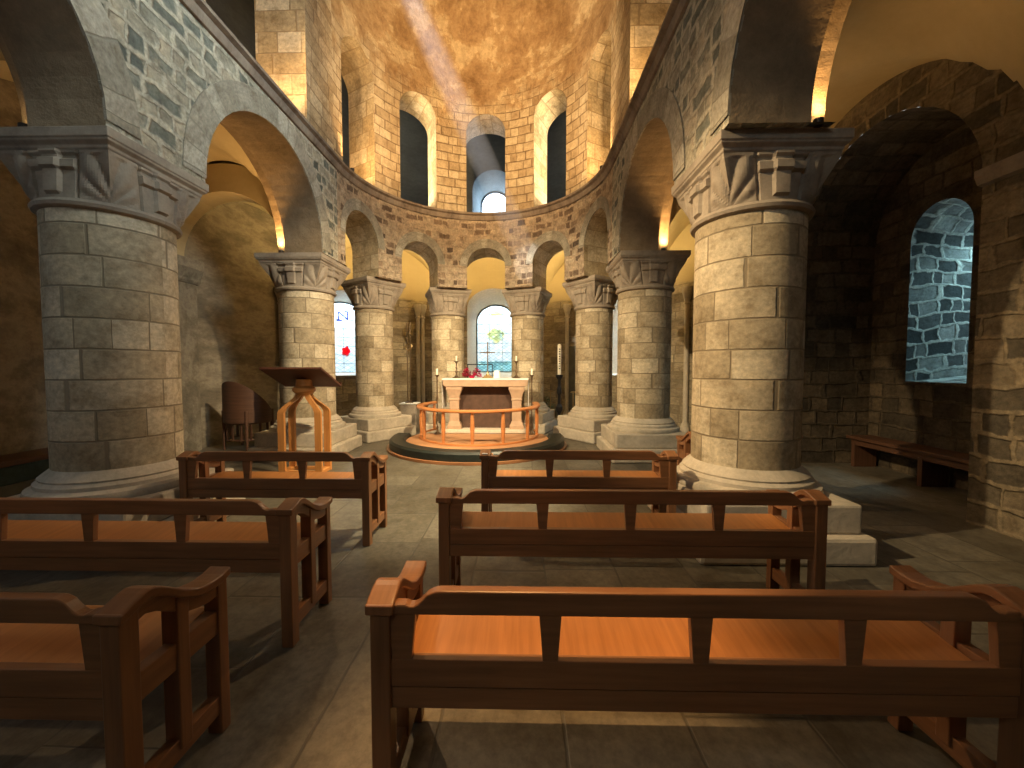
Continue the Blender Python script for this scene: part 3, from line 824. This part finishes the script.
b = MB(); pts = [(PX + 1.36 * cos(A0 - .3 + (A1 - A0 + .6) * k / 60), PY + 1.36 * sin(A0 - .3 + (A1 - A0 + .6) * k / 60)) for k in range(61)]
b.prism(pts, 0, .12, lambda x, y, z: (x, y, z)); b.build('deck', 'platform', t, bevel=.006)
sector(1.33, 1.70, 0, .045, A0 - .06, A1 + .06).build('outer_board', 'wood', t, bevel=.005)
k_ = sector(1.365, 1.655, .045, .19, A0, A1, rnd=.035); tag(k_.build('kneeler', 'leather', smooth=True), 'curved black padded kneeler running round the outside of the altar rail', 'kneeler')
# communion rail
t = empty('altar_rail', (0, 0, 0)); tag(t, 'curved wooden altar rail on upright posts round the platform', 'rail')
CX, CYR, RR = -.05, 8.08, 1.17
path = [(CX - RR + .14, 8.72), (CX - RR + .02, 8.4)] + [(CX + RR * cos(PI + PI * k / 40), CYR + RR * sin(PI + PI * k / 40)) for k in range(41)] + [(CX + RR - .0, 8.4), (CX + RR - .02, 8.6)]
def railprof(path, pr):
    b = MB(); L = 0; prev = None; n = len(path); fr = []
    for i in range(n):
        a, c = path[max(0, i - 1)], path[min(n - 1, i + 1)]
        tx, ty = c[0] - a[0], c[1] - a[1]; l = math.hypot(tx, ty); nx, ny = ty / l, -tx / l
        fr.append([(path[i][0] + nx * p[0], path[i][1] + ny * p[0], p[1]) for p in pr])
    for i in range(n - 1):
        l = math.hypot(path[i + 1][0] - path[i][0], path[i + 1][1] - path[i][1])
        for k in range(len(pr)):
            k2 = (k + 1) % len(pr)
            b.face([fr[i][k], fr[i + 1][k], fr[i + 1][k2], fr[i][k2]], [(L, k * .04), (L + l, k * .04), (L + l, k * .04 + .04), (L, k * .04 + .04)])
        L += l
    b.face(fr[0]); b.face(fr[-1][::-1]); return b
railprof(path, [(-.055, .70), (.055, .70), (.068, .715), (.068, .735), (.055, .75), (0, .758), (-.055, .75), (-.068, .735), (-.068, .715)]).build('hand_rail', 'rail', t, smooth=True)
railprof(path, [(-.03, .122), (.03, .122), (.03, .155), (-.03, .155)]).build('foot_rail', 'rail', t, bevel=.004)
for deg in (183, 214, 243, 270, 297, 326, 357):
    a = math.radians(deg); x, y = CX + RR * cos(a), CYR + RR * sin(a)
    b = MB(); b.lathe([(.026, 0), (.034, .15), (.040, .30), (.034, .45), (.026, .56)], 8); b.build('post', 'rail', t, loc=(x, y, .145), smooth=True)
b = MB(); b.lathe([(.03, 0), (.036, .3), (.03, .56)], 8); b.build('post', 'rail', t, loc=(CX - RR + .13, 8.66, .145), smooth=True)
# altar step
b = MB(); b.box(-.88, .98, 8.28, 8.88, .12, .19); tag(b.build('altar_step', 'step', bevel=.008), 'pale stone step on which the altar stands', 'step')
# altar
t = empty('altar', (.05, 8.60, .19)); tag(t, 'reddish stone altar table with two capital-like front legs', 'altar')
b = MB(); pr = [(-.89, .94), (-.89, 1.0), (-.90, 1.01), (-.90, 1.06), (.90, 1.06), (.90, 1.01), (.89, 1.0), (.89, .94), (.84, .90), (-.84, .90)]
b.prism(pr, -.26, .26, lambda x, z, y: (x, y, z)); b.build('table_slab', 'altar', t, bevel=.01)
b = MB(); b.box(-.62, .62, -.02, .04, 0, .90); b.build('back_panel', 'altarpanel', t)
for sx in (-1, 1):
    for yy in (-.14, .14):
        b = MB()
        def sq(h0, z0, h1, z1):
            for k in range(4):
                ca, sa = cos(k * PI / 2), sin(k * PI / 2)
                f = lambda h, s_, z: (sx * .66 + h * ca - s_ * h * sa, yy + h * sa * .62 + s_ * h * ca * .62, z)
                b.face([f(h0, -1, z0), f(h0, 1, z0), f(h1, 1, z1), f(h1, -1, z1)])
        pf = [(.15, 0), (.15, .07), (.14, .08), (.115, .14), (.10, .17), (.10, .60), (.115, .61), (.115, .64), (.105, .65), (.12, .72), (.15, .80), (.17, .84), (.17, .90)]
        for p, q in zip(pf, pf[1:]): sq(*p, *q)
        for h, z in (pf[0], pf[-1]): b.face([(sx * .66 + h * i, yy + h * .62 * j, z) for i, j in ((-1, -1), (1, -1), (1, 1), (-1, 1))])
        b.build('leg', 'altar', t, bevel=.004)
zt = .19 + 1.06
b = MB(); b.box(-.855, .955, 8.345, 8.86, zt, zt + .010)
for x in (-.865, .955): b.box(x, x + .010, 8.38, 8.86, zt - .62, zt + .010)
b.box(-.855, .955, 8.330, 8.3355, zt - .02, zt + .010); b.box(-.855, .955, 8.3355, 8.345, zt, zt + .010)
tag(b.build('altar_cloth', 'linen'), 'white linen cloth on the altar top hanging at both ends', 'altar cloth')
za = zt + .010
# cross
t = empty('altar_cross', (.08, 8.66, za)); tag(t, 'slim metal cross standing on a stepped foot at the middle of the altar', 'cross')
b = MB(); b.box(-.11, .11, -.08, .08, 0, .03); b.box(-.08, .08, -.055, .055, .03, .06); b.lathe([(.05, .06), (.03, .10), (.022, .14)], 12); b.build('foot', 'brass', t, bevel=.004)
b = MB(); b.box(-.012, .012, -.01, .01, .12, .78); b.build('upright', 'bronze', t)
b = MB(); b.box(-.16, .16, -.011, .011, .54, .565); b.build('cross_arm', 'bronze', t)
# candlesticks on the altar
def candlestick(x, y, z, h, ch, label, group, name='candlestick', k=1.0, cr=.017):
    t = empty(name, (x, y, z)); tag(t, label, 'candlestick', group)
    b = MB(); b.lathe([(.085 * k, 0), (.085 * k, .012), (.05 * k, .03), (.022 * k, .06), (.016 * k, .10), (.03 * k, .14), (.014 * k, .18), (.012 * k, h * .55), (.024 * k, h * .6), (.012 * k, h * .66), (.014 * k, h - .05), (.03 * k, h - .03), (.05 * k, h - .012), (.05 * k, h)], 20); b.build('stem', 'bronze', t, smooth=True)
    b = MB(); b.lathe([(cr, h), (cr, h + ch - .01), (cr * .6, h + ch)], 14); b.build('candle', 'wax', t, smooth=True)
    b = MB(); b.tube([(0, 0, h + ch), (0.003, 0, h + ch + .018)], .002, 5); b.build('wick', 'iron', t)
    return t
candlestick(-.60, 8.66, za, .37, .11, 'short bronze candlestick near the left end of the altar top', 'altar candlesticks')
candlestick(.70, 8.66, za, .37, .11, 'short bronze candlestick near the right end of the altar top', 'altar candlesticks')
# flowers in a vase
t = empty('flower_vase', (-.25, 8.54, za)); tag(t, 'two bunches of magenta flowers in a low bowl on the altar', 'flowers')
b = MB(); b.lathe([(.05, 0), (.06, .03), (.09, .06), (.085, .065), (.02, .04)], 24); b.build('bowl', 'petal', t, smooth=True)
b = MB()
for i in range(300):
    s_ = random.choice((-1, 1)); a, r = random.random() * 2 * PI, random.random() ** .5 * .10
    x, y = s_ * .115 + r * cos(a), r * sin(a) * .7; z = .04 + random.random() * .22 * (1 - (r / .115) ** 2)
    q = random.uniform(.016, .028); al = random.random() * PI; tl = random.uniform(-.8, .8)
    u = Vector((cos(al), sin(al), tl)).normalized() * q; w = Vector((-sin(al), cos(al), random.uniform(-.5, .8))).normalized() * q
    c = Vector((x, y, z)); b.face([c - u, c - w * .9, c + u, c + w], [(0, 0), (1, 0), (1, 1), (0, 1)])
b.build('petals', 'petal', t, weld=False)
b = MB()
for i in range(22):
    a = random.random() * 2 * PI; x = random.uniform(-.16, .16)
    b.tube([(x * .5, 0, .04), (x, .03 * sin(a), .10 + random.random() * .09)], .003, 4)
b.build('stems', 'leaf', t)
# card beside the cross, music-stand like rest behind
b = MB(); b.box(-.06, .06, -.004, .004, 0, .16, tf=lambda p: (p[0] + .27, p[1] + 8.68 + p[2] * .15, p[2] + za)); tag(b.build('picture_card', 'card'), 'small white card propped beside the altar cross', 'card')
t = empty('metal_rack', (-.08, 8.80, za)); tag(t, 'low black metal bar on two legs behind the altar flowers', 'rack')
b = MB(); b.box(-.30, .26, -.01, .01, .285, .305); b.build('crossbar', 'iron', t)
for x in (-.29, .25):
    b = MB(); b.box(x - .008, x + .008, -.01, .01, .0, .29); b.build('leg', 'iron', t)
# standing candlesticks at the altar's front corners
candlestick(-.92, 8.16, .12, 1.22, .13, 'tall thin floor candlestick before the left end of the altar', 'tall candlesticks beside the altar', 'floor_candlestick', .85, .020)
candlestick(1.02, 8.16, .12, 1.22, .13, 'tall thin floor candlestick before the right end of the altar', 'tall candlesticks beside the altar', 'floor_candlestick', .85, .020)
# paschal candle
t = empty('paschal_candle', (1.76, 10.0, 0)); tag(t, 'tall thick white paschal candle on a black iron stand', 'paschal candle')
b = MB(); b.box(-.15, .15, -.15, .15, 0, .05); b.lathe([(.12, .05), (.05, .10), (.04, .35), (.085, .42), (.085, .50), (.04, .58), (.035, .8), (.06, .86), (.06, .94), (.035, 1.02), (.04, 1.18), (.09, 1.26), (.09, 1.31)], 10); b.build('stand', 'iron', t)
b = MB(); b.lathe([(.045, 1.30), (.045, 2.04), (.02, 2.07)], 20); b.build('candle', 'wax', t, smooth=True)
b = MB()
for i in range(9): b.box(-.018, .018, -.050, -.044, 1.45 + i * .06, 1.475 + i * .06)
b.build('candle_marks', 'iron', t)
for (x, y, lb) in ((1.56, 10.2, 'thin brass stanchion left of the paschal candle stand'), (2.08, 9.80, 'thin brass stanchion right of the paschal candle stand')):
    t = empty('brass_stanchion', (x, y, 0)); tag(t, lb, 'stanchion', 'brass stanchions')
    b = MB(); b.lathe([(.09, 0), (.09, .02), (.02, .05), (.011, .08), (.011, .86)], 14); b.build('pole', 'brass', t, smooth=True)
    b = MB(); b.lathe([(.012, .86), (.07, .875), (.07, .895), (.02, .91)], 14); b.build('cup', 'brass', t, smooth=True)
# potted plant
t = empty('potted_plant', (1.50, 10.55, 0)); tag(t, 'leafy green plant with pale blossoms behind the brass stanchion', 'plant')
b = MB(); b.lathe([(.10, 0), (.14, .26), (.15, .28), (.13, .28), (.12, .22), (0.001, .2)], 20); b.build('pot', 'carved', t, smooth=True)
b = MB(); fl = MB()
for i in range(260):
    a, r = random.random() * 2 * PI, random.random() ** .5 * .24; z = .3 + random.random() * .48 * (1 - (r / .27) ** 2) + .03
    c = Vector((r * cos(a), r * sin(a), z)); q = random.uniform(.03, .055); al = a + random.uniform(-.6, .6)
    u = Vector((cos(al), sin(al), random.uniform(-.3, .7))).normalized() * q; w = Vector((-sin(al), cos(al), random.uniform(-.3, .3))).normalized() * q * .45
    (fl if i % 13 == 0 and z > .5 else b).face([c - u, c - w, c + u, c + w], [(0, 0), (1, 0), (1, 1), (0, 1)])
b.build('leaves', 'leaf', t, weld=False); fl.build('blossoms', 'whitefl', t, weld=False)
# white block and tall processional pole
t = empty('stone_block', (-1.92, 9.75, 0)); tag(t, 'grey stone block with a white cloth on top left of the altar rail', 'block')
b = MB(); b.box(-.19, .19, -.17, .17, 0, .60); b.build('body', 'carved', t, bevel=.01)
b = MB(); b.box(-.22, .22, -.20, .20, .60, .625); b.build('white_top', 'linen', t, bevel=.006)
t = empty('processional_pole', (-1.94, 9.75, .625)); tag(t, 'tall pair of thin poles with round ornament standing on the white-topped block', 'pole')
b = MB(); b.lathe([(.10, 0), (.10, .02), (.03, .05)], 16); b.build('foot', 'bronze', t)
for x in (-.035, .035):
    b = MB(); b.tube([(x, 0, .04), (x * 1.1, 0, 1.95)], .012, 8); b.build('rod', 'bronze', t, smooth=True)
b = MB(); b.tube([(.075 * cos(k * PI / 8), 0, 1.36 + .075 * sin(k * PI / 8)) for k in range(17)], .014, 6, False); b.tube([(-.13, 0, 1.36), (.13, 0, 1.36)], .01, 6); b.build('ring_ornament', 'brass', t, smooth=True)

# ------------------------------------------------------------------ tub chairs and benches
def tub_chair(x, y, rz, label, s_=1.):
    t = empty('tub_chair', (x, y, 0), rz); tag(t, label, 'chair', 'curved-back oak chairs'); t.scale = (s_, s_, s_)
    b = MB(); n = 28; R = .31; th = .025
    def P(a, r, z): return (r * sin(a), -r * cos(a), z)
    def top(a): return .58 + .46 * (max(0, cos(a * .82))) ** 1.0
    A = [(-1.9 + 3.8 * k / n) for k in range(n + 1)]
    for a, c in zip(A, A[1:]):
        for r in (R, R + th): b.face([P(a, r, .42), P(c, r, .42), P(c, r, top(c)), P(a, r, top(a))], [(a * R, .42), (c * R, .42), (c * R, top(c)), (a * R, top(a))])
        b.face([P(a, R, top(a)), P(c, R, top(c)), P(c, R + th, top(c)), P(a, R + th, top(a))])
        b.face([P(a, R, .42), P(c, R, .42), P(c, R + th, .42), P(a, R + th, .42)])
    for a in (A[0], A[-1]): b.face([P(a, R, .42), P(a, R + th, .42), P(a, R + th, top(a)), P(a, R, top(a))])
    b.build('backrest', 'darkwood', t, smooth=True)
    b = MB(); b.lathe([(.001, .40), (.31, .40), (.31, .44), (.001, .44)], 28, cap=False); b.build('seat', 'darkwood', t)
    for k in range(4):
        a = math.radians((-115, -40, 40, 115)[k]); px, py, _ = P(a, R + .01, 0)
        b = MB(); b.lathe([(.018, 0), (.026, .40), (.026, .60)], 10, (px, py, 0)); b.build('leg', 'darkwood', t, smooth=True)
    b = MB()
    for k in range(9):
        a = math.radians(-100 + 25 * k); px, py, _ = P(a, R - .02, 0); b.box(px - .016, px + .016, py - .008, py + .008, .16, .41)
    b.tube([P(math.radians(-110 + 11 * k), R - .02, .16) for k in range(21)], .014, 6)
    b.build('slatted_apron', 'darkwood', t)
    return t
tub_chair(-4.25, 7.3, math.radians(-12), 'curved-back wooden chair in the shadow behind the lectern', 1.2)
tub_chair(2.85, 7.85, math.radians(70), 'wooden chair between two right-hand columns, only its back edge showing', .8)
def bench(name, x0, x1, y0, y1, h, label, mat, base, cush=None):
    t = empty(name, ((x0 + x1) / 2, (y0 + y1) / 2, 0)); tag(t, label, 'bench')
    hx, hy = (x1 - x0) / 2, (y1 - y0) / 2
    b = MB(); b.box(-hx, hx, -hy, hy, h - .045, h); b.build('seat', mat, t, bevel=.006)
    b = MB(); b.box(-hx + .04, hx - .04, -hy + .05, hy - .05, h - .13, h - .045); b.build('apron', base, t, bevel=.004)
    for yy in (-hy + .10, 0, hy - .10):
        b = MB(); b.box(-hx + .03, hx - .03, yy - .03, yy + .03, 0, h - .10); b.build('leg', mat, t, bevel=.004)
bench('wall_bench', 5.78, 6.17, 3.98, 6.2, .46, 'long dark wooden bench under the deep window in the right recess', 'darkwood', 'darkwood')
t = empty('aisle_bench', (-4.88, 4.75, 0)); tag(t, 'low bench with wooden top and teal front along the far left wall', 'bench')
b = MB(); b.box(-.22, .22, -1.0, 1.0, .44, .50); b.build('seat', 'darkwood', t, bevel=.006)
b = MB(); b.box(-.19, .20, -.97, .97, .24, .44); b.build('teal_front', 'teal', t, bevel=.01)
b = MB(); b.box(-.21, .21, -.99, .99, 0, .24); b.build('plinth', 'slab', t, bevel=.008)

# ------------------------------------------------------------------ lamps
WARM = (1.0, .56, .20); WARM2 = (1.0, .64, .30)
def light(kind, loc, power, color, size=.1, rot=None, target=None, spot=None, blend=.6, sx=None, sy=None, spread=180):
    l = bpy.data.lights.new('light', kind); l.energy = power; l.color = color
    if kind in ('POINT', 'SPOT'): l.shadow_soft_size = size
    if kind == 'SPOT': l.spot_size = math.radians(spot); l.spot_blend = blend
    if kind == 'AREA': l.shape = 'RECTANGLE'; l.size = sx; l.size_y = sy; l.spread = math.radians(spread)
    o = bpy.data.objects.new('light', l); COL.objects.link(o); o.location = loc
    if target is not None: o.rotation_euler = (Vector(target) - Vector(loc)).to_track_quat('-Z', 'Y').to_euler()
    return o
def uplight(loc, power, label, target=None, spot=150, color=WARM, group='small uplighters'):
    x, y, z = loc
    t = empty('uplighter', (x, y, z)); tag(t, label, 'lamp', group)
    b = MB(); b.lathe([(.03, 0), (.035, .01), (.035, .05), (.03, .05), (.028, .045), (.001, .045)], 14, cap=False); b.face([(.03 * cos(k * PI / 7), .03 * sin(k * PI / 7), 0) for k in range(14)]); b.build('housing', 'lampbody', t, smooth=True)
    b = MB(); b.lathe([(.001, .052), (.022, .05), (.027, .046)], 14, cap=False); b.build('lens', 'lamp', t)
    light('SPOT', (x, y, z + .075), power, color, .03, target=target or (x, y, z + 2), spot=spot, blend=.8)
# on the abaci, tucked behind the first order of the arches
LP = ZI
for side, mp in (('left', mL), ('right', mR)):
    BAY1, BAY0 = BAYS[side]
    uplight(mp(BAY1[0] + BAY1[1] + .055, 3.01, LP), 45, 'small uplighter on the %s column capital %s' % (side, 'behind the lectern' if side == 'left' else 'beyond the farthest pew'), target=mp(BAY1[0] + .6, 3.6, LP + 2), spot=130)
    uplight(mp(BAY0[0] + BAY0[1] + .055, 3.01, LP), 20 if side == 'right' else .3, 'small uplighter on the nearest %s column capital' % side, target=mp(BAY0[0] + .7, 3.9, LP + 2), spot=130)
# ambulatory: on the backs of the apse capitals
for a, w in ((-54, 115), (-18, 115), (18, 115), (54, 115)):
    uplight(mA(av(a * 1.015 if abs(a) > 40 else a * 1.08), 3.20, LP), w, 'small uplighter hidden on the back of the %s apse capital' % {-54: 'far left', -18: 'centre left', 18: 'centre right', 54: 'far right'}[a], target=mA(av(a), 4.0, LP + 2), spot=160, color=(1., .70, .28))
# gallery: on the ledge
gl = [(mA(av(-80), 2.255, ZL + .012), 60, 'bright uplighter on the gallery ledge at the left apse opening', mA(av(-62), 2.8, 7)),
      (mA(av(80), 2.255, ZL + .012), 60, 'bright uplighter on the gallery ledge at the right apse opening', mA(av(62), 2.8, 7)),
      (mL(5.3, 2.62, ZL + .012), 60, 'uplighter on the left gallery floor lighting the tall pier', (-2.9, 6.0, 7.2)),
      (mR(5.3, 2.62, ZL + .012), 60, 'uplighter on the right gallery floor lighting the tall pier', (2.9, 6.0, 7.2))]
for p, w, lb, tg in gl: uplight(p, w, lb, tg, 150)
# gallery floods aimed at the dome and apse
light('SPOT', (-2.2, 4.4, 5.3), 520, WARM2, .08, target=(.6, 9.4, 7.0), spot=80, blend=.9)
light('SPOT', (2.2, 4.4, 5.3), 520, WARM2, .08, target=(-.6, 9.4, 7.0), spot=80, blend=.9)
# floods on the gallery ledge aimed back down the nave
light('SPOT', (-2.15, 5.7, 5.2), 300, (1., .66, .34), .05, target=(2.2, 3.0, 1.4), spot=58, blend=.7)
light('SPOT', (-2.15, 2.0, 5.15), 1000, (1., .72, .38), .05, target=(2.7, 3.6, 1.7), spot=36, blend=.8)
light('SPOT', (2.15, 6.2, 5.2), 330, (1., .72, .42), .05, target=(-1.5, 3.2, .6), spot=40, blend=.9)
light('SPOT', (.6, 2.1, 8.4), 1400, (1., .54, .19), .05, target=(.80, 1.45, .4), spot=15, blend=.8)  # unseen narrow spot hung under the vault, added to light the front seat
# floods from the west lighting altar, lectern and apse columns
light('SPOT', (-2.1, 3.0, 5.3), 1500, (1., .76, .44), .06, target=(1.1, 8.4, 1.2), spot=58, blend=.8)
light('SPOT', (2.1, 3.2, 5.3), 1450, (1., .76, .44), .06, target=(-1.6, 8.0, 1.1), spot=58, blend=.8)
# daylight outside the windows, plus added spots and a fill inside
light('AREA', mA(0, 6.6, 4.4), 170, (.80, .92, 1.), target=mA(0, 5, 1.6), sx=1.0, sy=1.0)
light('AREA', mA(av(-45), 6.6, 4.3), 340, (.80, .92, 1.), target=mA(av(-45), 5, 1.6), sx=1.0, sy=1.)
light('AREA', mA(av(45), 6.6, 4.3), 340, (.80, .92, 1.), target=mA(av(45), 5, 1.6), sx=1.0, sy=1.)
light('SPOT', (2.1, 4.6, 5.2), 1500, (1., .80, .46), .05, target=(-.3, 4.9, 0), spot=44, blend=.9)  # warm spot at the right ledge, added to brighten the aisle floor
light('SPOT', mA(av(-52), 4.3, 5.4), 420, (1., .80, .5), .06, target=mA(av(-28), 2.7, 6.2), spot=60)  # spot added inside the gallery to light the left opening's jamb
light('SPOT', mA(av(52), 4.3, 5.4), 420, (1., .80, .5), .06, target=mA(av(28), 2.7, 6.2), spot=60)  # same added gallery spot for the right opening's jamb
light('AREA', mA(0, 6.05, 6.4), 70, (.60, .80, 1.), target=mA(0, 2, 5.6), sx=.6, sy=1.4)
light('AREA', (7.75, 5.25, 3.7), 60, (.55, .90, .95), target=(6.7, 5.5, 1.5), sx=.6, sy=.6)
light('AREA', (-6.2, 1.9, 2.6), 14, (.80, .85, .9), target=(-4, 2.2, 1.4), sx=.6, sy=1.6)
light('AREA', (2.9, 1.8, 6.2), 36, (.84, .95, .92), target=(-2.3, 4.3, 5.3), sx=1.0, sy=1.2, spread=75)  # unseen fill added in the right gallery opening for the left nave wall
# unseen cool fill added inside the west wall, standing in for grey daylight
light('AREA', (-.6, YW + .3, 6.4), 36, (.80, .92, .92), target=(-2.2, 4, 4.4), sx=2.0, sy=1.6)

# ------------------------------------------------------------------ light shaft put into the shape of a thin scattering tube
def haze_beam(a, b_, r0, r1, dens):
    a, b_ = Vector(a), Vector(b_); o = MB(); o.tube([a, b_], [r0, r1], 20)
    m = bpy.data.materials.new('haze_beam'); m.use_nodes = True; nt = m.node_tree; nt.nodes.clear()
    out = nt.nodes.new('ShaderNodeOutputMaterial'); v = nt.nodes.new('ShaderNodeVolumeScatter')
    v.inputs['Density'].default_value = dens; v.inputs['Color'].default_value = (.9, .93, 1, 1); v.inputs['Anisotropy'].default_value = .0
    nt.links.new(v.outputs[0], out.inputs['Volume'])
    h = o.build('haze_beam', m); tag(h, 'bluish white shaft of hazy light crossing the apse', 'light beam', kind='stuff'); return h
BB = Vector((.89, 8.85, 3.95)); BA = BB - Vector((1.6, 3.7, -2.43)) * 1.5
haze_beam(BA, BB, .14, .28, .22)
d_ = (BB - BA).normalized(); src = BA - d_ * .5
light('SPOT', src, 6500, (.80, .88, 1.), .03, target=BB, spot=5.8, blend=.7)  # unseen spot added below the vault in place of the sun

# ------------------------------------------------------------------ sky, camera, view
w = bpy.data.worlds.new('World'); S.world = w; w.use_nodes = True
bg = w.node_tree.nodes['Background']; bg.inputs[0].default_value = (.88, .95, 1., 1); bg.inputs[1].default_value = .62
cam = bpy.data.cameras.new('Camera'); co = bpy.data.objects.new('Camera', cam); COL.objects.link(co)
cam.lens = 400 / 1024 * 36; cam.sensor_width = 36; cam.clip_start = .02
co.location = (.78, 0, 1.5); co.rotation_euler = (math.radians(90 - 2.43), 0, math.radians(1.15))
S.camera = co
S.view_settings.view_transform = 'Standard'; S.view_settings.look = 'None'; S.view_settings.gamma = 1
S.view_settings.use_curve_mapping = False; S.view_settings.exposure = 0.85
S.cycles.use_denoising = True
S.cycles.max_bounces = 8; S.cycles.sample_clamp_indirect = 6
